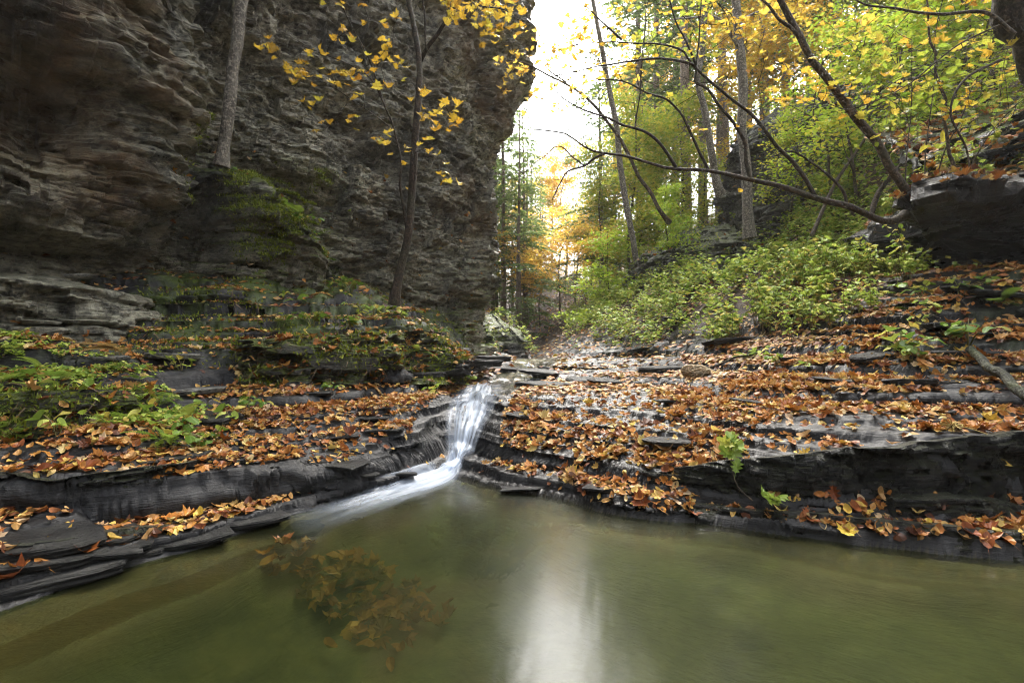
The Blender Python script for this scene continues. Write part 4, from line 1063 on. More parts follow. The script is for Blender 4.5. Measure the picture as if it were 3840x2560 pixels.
near_tree('corner_trunk', 'thick dark broken trunk leaning in above the undercut ledge', 'tree', np.array([W(1062, 130, 4.7), W(1045, 70, 4.5), W(1028, 20, 4.3), W(1008, -18, 4.2), W(985, -60, 4.1), W(960, -120, 4.0)]), .14, .12, M_BARK_D, seed=16, jit=.04)
HAZE = .0010

# ------------------------------------------------------------------ loose shale slabs (pieces of the stepped bed)
M_SLAB = rock_material('shale_slab', .2, wet=.75)
M_SLAB_P = rock_material('pale_slab', 1.5, wet=.2)
def slab_mesh(rs, mat, asp=.62, th=.10):
    r = np.random.default_rng(rs)
    n = 11
    a = np.sort(np.linspace(0, 6.283, n, endpoint=False) + r.uniform(-.2, .2, n))
    rad = r.uniform(.78, 1.05, n)
    rad = np.where(r.uniform(size=n) < .25, rad * .82, rad)
    c = np.sign(np.cos(a)) * np.abs(np.cos(a)) ** .65; s = np.sign(np.sin(a)) * np.abs(np.sin(a)) ** .65
    P = np.stack([c * rad * .5, s * rad * .5 * asp], -1)
    zl = [0, th * .35, th * .42, th * .75, th]
    ins = [.90, 1.0, .95, 1.02, .97]
    V, k = [], len(zl)
    for z, q in zip(zl, ins):
        V.append(np.column_stack([P * (q + r.normal(0, .018, (n, 1))), np.full(n, z) + r.normal(0, th * .06, n)]))
    V = np.concatenate(V + [[[0, 0, th * 1.02]], [[0, 0, 0]]])
    i = np.arange(k * n).reshape(k, n)
    Fq = np.stack([i[:-1], np.roll(i[:-1], -1, 1), np.roll(i[1:], -1, 1), i[1:]], -1).reshape(-1, 4)
    tp = np.array([[k * n, a_, b_] for a_, b_ in zip(i[-1], np.roll(i[-1], -1))]); bt = np.array([[k * n + 1, b_, a_] for a_, b_ in zip(i[0], np.roll(i[0], -1))])
    return np_mesh('rock_slab', V, [Fq, tp, bt], mat, smooth=False)
SLABS = [slab_mesh(i, M_SLAB, .5 + .08 * (i % 4), .07 + .02 * (i % 3)) for i in range(7)]
SLABP = [slab_mesh(20 + i, M_SLAB_P, .6, .09) for i in range(3)]
rs_ = np.random.default_rng(3)
def slab(x, y, size, z=None, yaw=None, meshes=SLABS, tilt=.05, flat=1.):
    z = float(terr(np.array([x]), np.array([y]))[0]) - .012 if z is None else z
    o = obj('rock_slab', meshes[int(rs_.integers(0, len(meshes)))], GROUND)
    o.location = (x, y, z); o.rotation_euler = (rs_.normal(0, tilt), rs_.normal(0, tilt), rs_.normal(0, .35) if yaw is None else yaw)
    o.scale = (size, size, size * flat)
    return o
# the stack at the pool edge
for (px, py, z, s, yw) in [(20, 588, .00, .75, .75), (62, 572, .03, .62, .72), (5, 572, .05, .7, .8), (50, 556, .08, .6, .7), (-30, 570, .06, .8, .8), (18, 555, .10, .62, .72), (100, 552, .06, .42, .6), (88, 540, .10, .45, .75), (30, 543, .14, .5, .66), (118, 556, .02, .5, .7), (170, 541, .03, .5, .5), (230, 523, .03, .55, .6)]:
    x, y = gp(px, py, z); slab(x, y + .05, s, z - .01, yw, tilt=.03, flat=.62)
for _ in range(26):                     # flat plates beside and above the stream
    px, y = rs_.uniform(415, 760), rs_.uniform(5.2, 9.5)
    x = at(px, y)
    if abs(x - np.interp(y, [5, 6, 8, 9.5], [-.2, 0, .3, .45])) < .35: continue
    slab(x, y, rs_.uniform(.35, .95), flat=rs_.uniform(.6, 1.1))
for _ in range(40):                     # plates breaking out of the ledges nearer by
    px, y = rs_.choice([rs_.uniform(150, 440), rs_.uniform(500, 1020)]), rs_.uniform(2.75, 4.8)
    slab(at(px, y), y, rs_.uniform(.16, .5), flat=rs_.uniform(.4, .8))
for (px, py, d, s) in [(440, 366, 5.6, .75), (455, 362, 6.0, .8), (425, 372, 5.2, .6), (470, 360, 6.6, .7), (448, 372, 5.4, .55), (480, 362, 6.4, .6), (465, 366, 5.9, .6), (492, 357, 7.2, .6)]:
    p = W(px, py, d); slab(p[0], p[1], s, p[2] - .05, flat=1.3)
for _ in range(11):                     # the shelf below the overhang
    px, y = rs_.uniform(-30, 215), rs_.uniform(3.75, 4.6)
    slab(at(px, y), y, rs_.uniform(.2, .5), meshes=SLABP + SLABS[:2], yaw=rs_.normal(.75, .25), flat=rs_.uniform(.7, 1.3))
for _ in range(12):                     # steps under the ledge on the other bank
    px, y = rs_.uniform(850, 1040), rs_.uniform(3.4, 4.3)
    slab(at(px, y), y, rs_.uniform(.2, .5), flat=rs_.uniform(.8, 1.5), tilt=.12)
p = W(80, 274, 4.05)
tagit(obj('flat_stone', SLABP[1], loc=p + [0, 0, -.03]), 'pale greenish flat stone lying on the rock shelf under the overhang', 'stone').scale = (.27, .22, .3)
p = W(505, 420, 3.6)

# ------------------------------------------------------------------ fallen leaves
LR = np.random.default_rng(21)
def leaf_field(n, y0, y1, u0=-1.4, u1=1.4):
    y = np.sqrt(LR.uniform(y0 ** 2, y1 ** 2, n)); u = LR.uniform(u0, u1, n)
    return u * y, y
x, y = leaf_field(187000, 1.75, 6.4)
z, so = terr(x, y, info=True)
nr = tnormal(x, y)
u = x / y; px = 512 + u * 512
cl = fbm(x * 1.1 + 4, y * 1.1, o=3); cl2 = fbm(x * 3.5, y * 3.5, o=2)
p = .62 * sstep(-.38, .12, cl + .5 * cl2) + .10
p = np.where(x > -.2, p * 1.15, p)
p *= sstep(.62, .9, nr[:, 2]) * .97 + .03
p *= np.where((px > 468) & (px < 600) & (y < 4.6), .72, 1.)
p *= np.where((px > 850) & (z < .62) & (z > .3), .85, 1.)
p = np.where((z < .2) & (x > 0) & (px > 560), .34 + .5 * p, p)
p *= np.where((z < .28) & (x < 0), .85, 1.)
p *= np.where((x < -.2) & (z > .95), .85, 1.)
xs = np.interp(y, [4.2, 5.2, 6, 7], [-.42, -.25, 0, .15])
p *= np.where((np.abs(x - xs) < .33) & (y > 3.8), .02, 1.)
p = np.where((x > 1.6) & (z > .62), np.maximum(p * 1.5, .22), p)
p *= z > .035
k = LR.uniform(0, 1, len(x)) < p * .62
x, y, z, nr, u = x[k], y[k], z[k], nr[k], u[k]
nL = len(x)
spec = LR.choice(4, nL, p=[.16, .62, .08, .14])
size = np.where(spec == 0, LR.uniform(.04, .088, nL), np.where(spec == 1, LR.uniform(.04, .078, nL), np.where(spec == 2, LR.uniform(.06, .09, nL), LR.uniform(.045, .08, nL))))
size *= np.where((x < 0) & (y > 2.9), .85, 1.) * LR.choice([.6, .85, 1., 1.25], nL, p=[.22, .28, .35, .15])
order = LR.permutation(nL)
pos = np.stack([x, y, z + .006 + .022 * LR.uniform(0, 1, nL) ** 1.5 + size * .05], -1)
nr = nr * .75 + np.array([0, 0, .25])
rot = rot_from(nr, LR.uniform(0, 6.28, nL), np.abs(LR.normal(0, .22, nL)), LR.uniform(0, 6.28, nL))
var = LR.integers(0, 5, nL)
pick = spec * 5 + var
ALLS = SHAPES['maple'] + SHAPES['beech'] + SHAPES['oak'] + SHAPES['lance']
inview = (np.abs(u) < .99)
app = size / y * inview
big = np.argsort(-app)[:300]
LCOL = [('russet', [(0, (.22, .06, .018)), (1, (.32, .105, .025))], .30), ('orange', [(0, (.40, .15, .028)), (1, (.48, .21, .04))], .33), ('tan', [(0, (.42, .22, .07)), (1, (.50, .31, .13))], .14), ('golden yellow', [(0, (.58, .36, .05)), (1, (.66, .48, .08))], .11), ('dark brown', [(0, (.07, .025, .012)), (1, (.13, .05, .02))], .12)]
LMAT = [leaf_material('fallen_' + c.replace(' ', '_') + '_leaf', st, 'object', trans=.15, rough=.36, noise=6) for c, st, _ in LCOL]
SPN = ['maple', 'beech', 'oak', 'narrow']; SPK = ['maple', 'beech', 'oak', 'lance']
def zone(xx, yy, zz):
    if xx < -.3: return 'on the rock shelf at the pool edge below the cliff' if zz < .28 else 'on the bank under the mossy cliff foot'
    if zz < .24: return 'on the low shelf beneath the black rock face'
    if xx > 2.0: return 'on the broad ledge above the black rock face'
    return 'on the wet shale steps beside the waterfall'
for i in big:
    ci = int(LR.choice(5, p=[c[2] for c in LCOL]))
    key = (SPK[spec[i]], int(var[i]), LMAT[ci].name)
    if key not in LEAFM:
        v, f = SHAPES[SPK[spec[i]]][var[i]]; LEAFM[key] = np_mesh('fallen_leaf', v, f, LMAT[ci], smooth=False)
    o = obj('fallen_leaf', LEAFM[key])
    o.matrix_world = frame_to_matrix(pos[i], rot[i], size[i])
    tagit(o, f"{LCOL[ci][0]} fallen {SPN[spec[i]]} leaf {zone(x[i], y[i], z[i])}", 'leaf', 'fallen leaves on the rock ledges')
rest = np.ones(nL, bool); rest[big] = False
nearl = rest & (y < 4.6) & (np.abs(u) < 1.12); farl = rest & ~nearl
V1, F1 = scatter(ALLS, pick[nearl], pos[nearl], rot[nearl], size[nearl])
FARP = (pos[farl], rot[farl], size[farl])
# farther off, and up the slopes, simpler blades
xf, yf = leaf_field(75000, 6.2, 24)
zf, sf = terr(xf, yf, info=True)
pf = 1.1 * sstep(-.4, .1, fbm(xf * .9 + 4, yf * .9, o=3)) + .12
pf *= np.where(np.abs(xf - np.interp(yf, [6, 8, 9.5, 12], [.05, .3, .45, .2])) < .36, .04, 1)
pf *= np.where(xf < -.8, .6, 1.) * np.where((sf > .5) & (yf < 11), .8, 1.) * np.where(yf > 15, .6, 1.)
k = LR.uniform(0, 1, len(xf)) < pf
xf, yf, zf = xf[k], yf[k], zf[k]
nf = tnormal(xf, yf, .08); n = len(xf)
QL = [(np.array([[0, -.5, 0], [.34, -.05, .05], [.12, .5, -.03], [-.30, .1, .05]]), np.array([[0, 1, 2, 3]])), (np.array([[0, -.5, .0], [.42, .1, .12], [0, .5, 0], [-.4, .0, .1]]), np.array([[0, 1, 2, 3]]))]
rf = rot_from(nf * .6 + np.array([0, 0, .4]), LR.uniform(0, 6.28, n), np.abs(LR.normal(0, .3, n)), LR.uniform(0, 6.28, n))
pf2 = np.concatenate([np.stack([xf, yf, zf + LR.uniform(.015, .07, n)], -1), FARP[0]]); rf2 = np.concatenate([rf, FARP[1]]); sf2_ = np.concatenate([LR.uniform(.06, .13, n), FARP[2]])
V2, F2 = scatter(QL, LR.integers(0, 2, len(pf2)), pf2, rf2, sf2_)
# leaves caught on the undercut ledge, on the shelf of the cliff and on the outcrops
def catch(V, n, sz, nzmin=.5, flt=None):
    a = np.cross(V[1:, :-1] - V[:-1, :-1], V[:-1, 1:] - V[:-1, :-1]); ar = np.linalg.norm(a, axis=-1) + 1e-12
    nz = np.abs(a[..., 2]) / ar
    c = V[:-1, :-1]
    w = ar * (nz > nzmin)
    if flt is not None: w = w * flt(c)
    w = w.ravel() / w.sum()
    i = LR.choice(len(w), n, p=w)
    pp = c.reshape(-1, 3)[i] + LR.normal(0, .02, (n, 3)) * [1, 1, .2]; nn = (a / ar[..., None]).reshape(-1, 3)[i]
    nn = nn * np.where(nn[:, 2:3] < 0, -1, 1)
    return pp + nn * .02, nn, LR.uniform(sz * .6, sz * 1.2, n)
CA = [catch(LEDGE_V, 2000, .09, .35, lambda c: (c[..., 2] > 2.3) * (c[..., 2] < 4.2) * (c[..., 0] < 7)), catch(CLIFF_V, 260, .075, .55, lambda c: (c[..., 2] < 3.6) * (c[..., 1] < 10) * (c[..., 1] > 5.2)), catch(CLIFF_V, 60, .08, .6, lambda c: (c[..., 2] < 1.9) * (c[..., 1] < 5.2)), catch(OUT_V, 260, .09, .4), catch(OUT2_V, 160, .09, .4), catch(OUT3_V, 50, .08, .3), catch(MW_V, 420, .07, .15), catch(FB_V, 160, .08, .25)]
pc = np.concatenate([c[0] for c in CA]); nc = np.concatenate([c[1] for c in CA]); zc = np.concatenate([c[2] for c in CA]); n = len(pc)
V3, F3 = scatter(ALLS, LR.integers(0, 10, n), pc, rot_from(nc * .6 + np.array([0, 0, .4]), LR.uniform(0, 6.28, n), np.abs(LR.normal(0, .35, n)), LR.uniform(0, 6.28, n)), zc)
nv1, nv3 = len(V1), len(V3)
me = np_mesh('leaf_litter', np.concatenate([V1, V3, V2]), [np.concatenate([F1, F3 + nv1]), F2 + nv1 + nv3], M_LIT, smooth=False)
tagit(obj('leaf_litter', me), 'orange and brown fallen leaves carpeting the ledges and banks', 'leaves', kind='stuff')
# sunken leaves on the pool floor
n = 150
a = LR.normal(0, 1, (n, 2)); a /= np.maximum(1, np.linalg.norm(a, axis=1, keepdims=True) / 1.5); a *= 1 + .25 * LR.normal(0, 1, (n, 1)); sx = -.72 + a[:, 0] * .24; sy = 2.50 + a[:, 1] * .15
sz = terr(sx, sy) + .015
V4, F4 = scatter(ALLS, LR.integers(0, 10, n), np.stack([sx, sy, sz + LR.uniform(0, .03, n)], -1), rot_from(np.tile([0, 0, 1.], (n, 1)), LR.uniform(0, 6.28, n), np.abs(LR.normal(0, .2, n)), LR.uniform(0, 6.28, n)), LR.uniform(.06, .11, n))
tagit(obj('sunken_leaves', np_mesh('sunken_leaves', V4, F4, leaf_material('sunken_leaves', [(0, (.08, .025, .01)), (.6, (.26, .10, .022)), (1, (.40, .20, .04))], trans=0.), smooth=False)), 'drift of orange leaves lying on the pool floor', 'leaves', kind='stuff')
# a rounded stone shape (used inside the root wad)
def pebble(rs):
    r = np.random.default_rng(rs); V = []
    for k, (zz, q) in enumerate([(-.2, .5), (0, 1), (.22, .85), (.36, .45)]):
        aa = np.linspace(0, 6.283, 8, endpoint=False); rad = q * .5 * r.uniform(.85, 1.1, 8)
        V.append(np.stack([np.cos(aa) * rad, np.sin(aa) * rad * .7, np.full(8, zz * .6)], -1))
    V = np.concatenate(V); i = np.arange(32).reshape(4, 8)
    Fq = np.stack([i[:-1], np.roll(i[:-1], -1, 1), np.roll(i[1:], -1, 1), i[1:]], -1).reshape(-1, 4)
    return V, np.concatenate([Fq, [[24, 25, 26, 27], [24, 27, 28, 31], [28, 29, 30, 31]]])

# ------------------------------------------------------------------ green plants
def herb(rs, nl=14, h=.34, shape='beech', lsz=.085, low=False):
    r = np.random.default_rng(rs)
    P, Rn, Sz, parts = [], [], [], []
    for s in range(r.integers(2, 5)):
        tx, ty = r.normal(0, .10, 2); hh = h * r.uniform(.6, 1.1)
        q = curve([(0, 0, -.03), (tx * .3, ty * .3, hh * .55), (tx, ty, hh)], 7)
        parts.append(tube(q, np.linspace(.004, .0018, 7), 3))
        for k in range(nl // 3):
            t = r.uniform(.35, 1.0); a = r.uniform(0, 6.28)
            p = np.array([np.interp(t, np.linspace(0, 1, 7), q[:, i]) for i in range(3)])
            P.append(p + np.array([math.cos(a), math.sin(a), 0]) * lsz * .5); Sz.append(lsz * r.uniform(.6, 1.2)); Rn.append(a - math.pi / 2)
    P = np.array(P); n = len(P)
    rot = rot_from(np.stack([np.cos(np.array(Rn) + 1.57) * .35, np.sin(np.array(Rn) + 1.57) * .35, np.ones(n)], -1), np.array(Rn), r.uniform(0, .3, n), r.uniform(0, 6.28, n))
    lv, lf = scatter(QL, r.integers(0, 2, n), P, rot, np.array(Sz)) if low else scatter(SHAPES[shape], r.integers(0, 3, n), P, rot, np.array(Sz))
    sv, sf2 = join(parts)
    return (sv, sf2), (lv, lf)
M_STEM = leaf_material('plant_stems', [(0, (.10, .12, .03)), (1, (.18, .12, .05))], trans=.1)
SLG = [(0, (.12, .20, .03)), (.35, (.24, .34, .05)), (.65, (.38, .46, .08)), (.9, (.50, .52, .12)), (1, (.46, .32, .06))]
M_HERB = leaf_material('herb_leaves', SLG, trans=.4)
HERBS = [herb(60 + i, 24 + 3 * (i % 3), .30 + .05 * (i % 4), ['beech', 'lance', 'maple'][i % 3], [.062, .07, .075][i % 3]) for i in range(8)]
HERBL = [herb(60 + i, 24 + 3 * (i % 3), .30 + .05 * (i % 4), 'beech', [.066, .066, .075][i % 3], low=True) for i in range(8)]
HERBM = [(np_mesh('stem', *h[0], M_STEM), np_mesh('leaves', *h[1], M_HERB, smooth=False)) for h in HERBS]
SEED = [herb(90 + i, 9, .13, 'beech', .075) for i in range(5)]
SEEDM = [(np_mesh('stem', *h[0], M_STEM), np_mesh('leaves', *h[1], M_GRN if i % 2 else M_HERB, smooth=False)) for i, h in enumerate(SEED)]
def put_plant(name, meshes, x, y, sc, label, cat, group, z=None):
    z = float(terr(np.array([x]), np.array([y]))[0]) if z is None else z
    e = bpy.data.objects.new(name, None); COL.objects.link(e)
    e.location = (x, y, z); e.rotation_euler = (0, 0, LR.uniform(0, 6.28)); e.scale = (sc, sc, sc * LR.uniform(.8, 1.2))
    tagit(e, label, cat, group)
    obj('stem', meshes[0], e); o = obj('leaves', meshes[1], e); o['kind'] = 'stuff'
    return e
# the green slope: the nearest plants one by one, the mass behind as undergrowth
n = 15000
hy = np.sqrt(LR.uniform(4.6 ** 2, 16 ** 2, n)); hx = LR.uniform(.10, .98, n) * hy
hz, hso = terr(hx, hy, info=True)
hp = np.exp(-((512 + hx / hy * 512 - 765) / 165) ** 4) * sstep(.85, 1.15, hz) * (hz < 7) + .25 * (hz > 1.7)
hp *= np.where(hz < 1.3, .75, 1) * (.5 + .5 * sstep(-.4, .2, fbm(hx * .7, hy * .7, o=2))) * np.where(hy < 5.6, .45, 1.)
k = LR.uniform(0, 1, n) < hp * .6
hx, hy, hz = hx[k], hy[k], hz[k]
o_ = np.argsort(hy)
hx, hy, hz = hx[o_], hy[o_], hz[o_]
print('herbs', len(hx), 'leaves', nL)
for i in range(min(260, len(hx))):
    j = int(LR.integers(0, 8))
    put_plant('green_herb', HERBM[j], hx[i], hy[i], LR.uniform(.7, 1.15), ['leafy green herb with oval leaves on the slope', 'green herb with narrow leaves on the slope', 'green seedling with lobed leaves on the slope'][j % 3], 'plant', 'herbs of the green slope', hz[i])
VV, FF, SV, SF, ov, osv = [], [], [], [], 0, 0
for i in range(260, len(hx)):
    (sv, sf2), (lv, lf) = HERBL[int(LR.integers(0, 8))]
    a = LR.uniform(0, 6.28); s = LR.uniform(.7, 1.3); Rm = np.array([[math.cos(a), -math.sin(a), 0], [math.sin(a), math.cos(a), 0], [0, 0, 1]]) * s
    VV.append(lv @ Rm.T + [hx[i], hy[i], hz[i]]); FF.append(lf + ov); ov += len(lv)
for Vx, nn in ((OUT_V, 260), (OUT2_V, 150), (OUT3_V, 40)):
    for q in catch(Vx, nn, .1, .3)[0]:
        (sv, sf2), (lv, lf) = HERBL[int(LR.integers(0, 8))]
        VV.append(lv * LR.uniform(.6, 1.) + q); FF.append(lf + ov); ov += len(lv)
if VV:
    tagit(obj('undergrowth', np_mesh('undergrowth', np.concatenate(VV), np.concatenate(FF), M_HERB, smooth=False)), 'mass of pale green undergrowth covering the far slope', 'undergrowth', kind='stuff')
# seedlings among the fallen leaves
SD = [(95, 432, .42), (112, 436, .42), (150, 428, .44), (165, 434, .44), (232, 418, .48), (215, 428, .46), (205, 408, .52), (310, 393, .56), (350, 385, .6), (182, 405, .5), (120, 405, .55), (60, 440, .42), (330, 398, .54), (250, 410, .5), (190, 425, .46)]
for px, py, zz in SD:
    xx, yy = gp(px, py, zz)
    put_plant('seedling', SEEDM[int(LR.integers(0, 5))], xx, yy, LR.uniform(.8, 1.3), 'small bright green seedling among fallen leaves on the bank', 'plant', 'seedlings on the leafy bank')
for _ in range(46):
    px, yy = LR.uniform(700, 1010), LR.uniform(3.6, 5.2); xx = at(px, yy)
    zz = float(terr(np.array([xx]), np.array([yy]))[0])
    if zz < .72: continue
    put_plant('seedling', SEEDM[int(LR.integers(0, 5))], xx, yy, LR.uniform(.8, 1.6), 'small green seedling on the stepped bank below the ledge', 'plant', 'seedlings on the stepped bank', zz)
for _ in range(22):
    px, yy = LR.uniform(225, 470), LR.uniform(4.6, 7.0); xx = at(px, yy)
    zz = float(terr(np.array([xx]), np.array([yy]))[0])
    put_plant('seedling', SEEDM[int(LR.integers(0, 5))], xx, yy, LR.uniform(.8, 1.5), 'small green seedling on the mossy foot of the cliff', 'plant', 'seedlings at the cliff foot', zz)
cs = catch(LEDGE_V, 70, .1, .45, lambda c: (c[..., 2] > 2.35) * (c[..., 2] < 4.2) * (c[..., 0] < 6.5))
for q in cs[0]: put_plant('seedling', HERBM[int(LR.integers(0, 8))], q[0], q[1], LR.uniform(.6, 1.), 'leafy green herb rooted on top of the undercut ledge', 'plant', 'herbs on the undercut ledge', q[2] - .03)
cs = catch(CLIFF_V, 14, .1, .5, lambda c: (c[..., 2] < 3.4) * (c[..., 2] > 1.8) * (c[..., 1] < 8) * (c[..., 1] > 5.6))
for q in cs[0]: put_plant('seedling', SEEDM[int(LR.integers(0, 5))], q[0], q[1], LR.uniform(.7, 1.2), 'small green plant rooted in the mossy cliff shelf', 'plant', 'plants on the mossy shelf', q[2] - .02)
# ferns on the bank
def frond_mesh(rs, L=1., mat=M_GRN):
    r = np.random.default_rng(rs)
    s = np.linspace(0, 1, 12); V, Fc = [], []
    q = np.stack([0 * s, s * .92, .42 * s - .62 * s ** 2], -1)
    tv, tf = tube(q, np.linspace(.008, .003, 12), 3)
    P, Q = [], 0
    for k in range(2, 24):
        t = .1 + .9 * k / 24; c = np.array([np.interp(t, s, q[:, i]) for i in range(3)])
        wl = .21 * math.sin(math.pi * (1 - t) ** .75) * (1 if t < .98 else .5) + .015
        for sg in (-1, 1):
            tip = c + np.array([sg * wl, wl * .35, -.12 * wl]); dl = .010 + .006 * (1 - t)
            b0, b1 = c + [0, -dl, 0], c + [0, dl, 0]
            m1, m2 = .5 * (c + tip) + [0, -dl * .9, .012], .5 * (c + tip) + [0, dl * .9, .012]
            V += [b0, m1, tip, m2, b1]; Fc += [[Q, Q + 1, Q + 2, Q + 3], [Q, Q + 3, Q + 4, Q + 4]]; Q += 5
    V = np.array(V); Fa = np.array([f for i, f in enumerate(Fc) if i % 2 == 0]); Ft = np.array([f[:3] for i, f in enumerate(Fc) if i % 2 == 1])
    nV = len(V)
    return np_mesh('frond', np.concatenate([V, tv]) * L, [Fa, tf + nV, Ft], mat, smooth=False)
FERNC = [(0, (.15, .25, .035)), (.5, (.24, .35, .05)), (1, (.36, .42, .08))]
M_FERN = leaf_material('fern', FERNC, 'object', trans=.4)
M_FERN_B = leaf_material('withered_fern', [(0, (.24, .15, .05)), (1, (.34, .22, .07))], 'object', trans=.3)
FR_ = [frond_mesh(i, 1., M_FERN) for i in range(3)]; FRB = [frond_mesh(9, 1., M_FERN_B)]
def fern(x, y, z, L, n, label, mats=FR_, group='ferns on the bank', face=None):
    e = bpy.data.objects.new('fern', None); COL.objects.link(e); e.location = (x, y, z)
    tagit(e, label, 'fern', group)
    for k in range(n):
        o = obj('frond', mats[int(LR.integers(0, len(mats)))], e)
        a = LR.uniform(0, 6.28) if face is None else face + LR.normal(0, .8)
        o.rotation_euler = (LR.normal(.25, .25), LR.normal(0, .2), a); s = L * LR.uniform(.65, 1.15); o.scale = (s, s, s)
for k in range(30):
    px, yy = LR.uniform(-20, 185), LR.uniform(2.95, 3.75); xx = at(px, yy)
    fern(xx, yy, float(terr(np.array([xx]), np.array([yy]))[0]) - .01, LR.uniform(.15, .27), int(LR.integers(5, 9)), 'bright green fern on the leafy bank under the rock shelf', face=math.pi)
for (px, py, d) in [(112, 350, 3.55), (122, 352, 3.5)]:
    q = W(px, py, d); fern(q[0], q[1], q[2], .22, 6, 'withered brown fern drooping at the edge of the rock shelf', FRB, 'withered ferns', math.pi)
for (px, py, d) in [(352, 362, 4.9), (420, 352, 5.2), (500, 310, 9.6), (296, 300, 5.0), (335, 352, 4.6), (300, 215, 6.1), (285, 205, 6.1), (890, 260, 4.4), (1000, 300, 3.9), (745, 345, 5.3)]:
    q = W(px, py, d); zz = q[2] if px < 520 else float(terr(q[:1], q[1:2])[0])
    fern(q[0], q[1], zz, LR.uniform(.14, .24), 5, 'small green fern clinging to the rock', FR_, 'small ferns in rock cracks', math.pi)
# low leafy ground cover between the ferns
n = 230
gx_ = LR.uniform(-40, 200, n); gy_ = LR.uniform(3.0, 3.8, n); gx2 = at(gx_, gy_); gz2 = terr(gx2, gy_)
VV, FF, ov = [], [], 0
for i in range(n):
    (sv, sf2), (lv, lf) = SEED[int(LR.integers(0, 5))]
    a = LR.uniform(0, 6.28); s = LR.uniform(.35, .65); Rm = np.array([[math.cos(a), -math.sin(a), 0], [math.sin(a), math.cos(a), 0], [0, 0, 1]]) * s
    VV.append(lv @ Rm.T + [gx2[i], gy_[i], gz2[i]]); FF.append(lf + ov); ov += len(lv)
tagit(obj('ground_cover', np_mesh('ground_cover', np.concatenate(VV), np.concatenate(FF), M_HERB, smooth=False)), 'low green ground cover between the ferns', 'ground cover', kind='stuff')

# ------------------------------------------------------------------ moss cushions and hanging roots
def blades(P, N, size, rs, hang=False):
    r = np.random.default_rng(rs); n = len(P)
    d = N * .6 + r.normal(0, .55, (n, 3)) + (np.array([0, 0, -1.0]) if hang else np.array([0, 0, .3])); d /= np.linalg.norm(d, axis=1, keepdims=True)
    s = np.cross(d, r.normal(0, 1, (n, 3))); s /= np.linalg.norm(s, axis=1, keepdims=True)
    L = size * r.uniform(.5, 1.4, n)[:, None]; w = L * (.03 if hang else .22)
    V = np.stack([P - s * w, P + s * w, P + d * L], 1).reshape(-1, 3)
    return V, np.arange(3 * n).reshape(-1, 3)
M_MOSS = leaf_material('moss', [(0, (.06, .085, .009)), (.5, (.15, .19, .018)), (1, (.28, .30, .04))], trans=.35, rough=.8)
M_ROOT = leaf_material('dry_roots', [(0, (.06, .04, .022)), (1, (.20, .14, .08))], trans=.1, rough=.8)
ca = catch(CLIFF_V, 16000, .1, .12, lambda c: (np.abs(c[..., 2] - 2.75) < .75) * np.exp(-((c[..., 0] + 2.75) / .55) ** 4) * (c[..., 1] > 5.3) * (c[..., 1] < 7.3) * (fbm(c[..., 0] * 2.4, c[..., 2] * 2.4, c[..., 1] * 2.4, o=3) > -.12))
GV = GROUND_V.reshape(*gz.shape, 3)
cb = catch(GV, 10000, .1, -.1, lambda c: (c[..., 0] < -.3) * (c[..., 2] > .78) * (c[..., 1] < 10) * (c[..., 0] / c[..., 1] > -.75) * (fbm(c[..., 0] * 1.6, c[..., 1] * 1.6, c[..., 2] * 2, o=3) > .02))
_fl = lambda c: fbm(c[..., 0] * 3, c[..., 1] * 3, c[..., 2] * 3, o=2) > -.05
cg, ch_ = catch(MW_V, 3000, .1, -.1, _fl), catch(FB_V, 2500, .1, -.1, _fl)
Va, Fa_ = blades(np.concatenate([ca[0], cb[0], cg[0], ch_[0]]) - .01, np.concatenate([ca[1], cb[1], cg[1], ch_[1]]), .035, 5)
tagit(obj('moss', np_mesh('moss', Va, Fa_, M_MOSS, smooth=False)), 'green moss cushions on the cliff shelf and the bank below', 'moss', kind='stuff')
cr_ = catch(GV, 2600, .1, -.1, lambda c: (c[..., 0] < -.4) * (c[..., 2] > .85) * (c[..., 1] < 9) * (c[..., 0] / c[..., 1] > -.72) * (fbm(c[..., 0] * 2.2 + 9, c[..., 1] * 2.2, o=2) > .12))
cm_ = catch(MW_V, 900, .1, -.1); cf_ = catch(FB_V, 500, .1, -.1)
ce = catch(LEDGE_V, 700, .1, .0, lambda c: (c[..., 2] > 2.22) * (c[..., 2] < 2.5))
Vb, Fb = blades(np.concatenate([cr_[0], ce[0], cm_[0], cf_[0]]), np.concatenate([cr_[1], ce[1], cm_[1], cf_[1]]), .10, 6, hang=True)
tagit(obj('hanging_roots', np_mesh('hanging_roots', Vb, Fb, M_ROOT, smooth=False)), 'dry brown rootlets hanging from the mossy bank', 'roots', kind='stuff')

# ------------------------------------------------------------------ logs, sticks and other single things
def log(name, P, r0, r1, bark, label, cat='log', n=26, jit=.01, seed=0):
    Q = curve(P, n, jit, seed); base = Q[0].copy()
    r = np.linspace(r0, r1, n) * (1 + .06 * np.random.default_rng(seed).normal(0, 1, n))
    v, f = tube(Q, r, 10)
    e = bpy.data.objects.new(name, None); COL.objects.link(e); e.location = base
    tagit(e, label, cat)
    obj('bark', np_mesh('bark', v - base, f, bark), e)
    for k, j in ((0, 0), (1, n - 1)):
        c = Q[j]; ring = v[j * 10:(j + 1) * 10]
        Vc = np.concatenate([ring, [c + (Q[j] - Q[j - 1 if j else 1]) * .1]]) - base
        obj('cut_end', np_mesh('cut_end', Vc, np.array([[i, (i + 1) % 10, 10] for i in range(10)]), M_BARK_G), e)
    return e
M_LOG = bark_material('mossy_log', (.012, .013, .009), (.05, .05, .032), 12, .55)
log('fallen_log', [W(970, 349, 3.55), W(985, 361, 3.4), W(1003, 377, 3.2), W(1030, 397, 3.0), W(1070, 425, 2.8)], .027, .031, M_LOG, 'mossy dead branch lying across the leaves near the undercut ledge', seed=3)
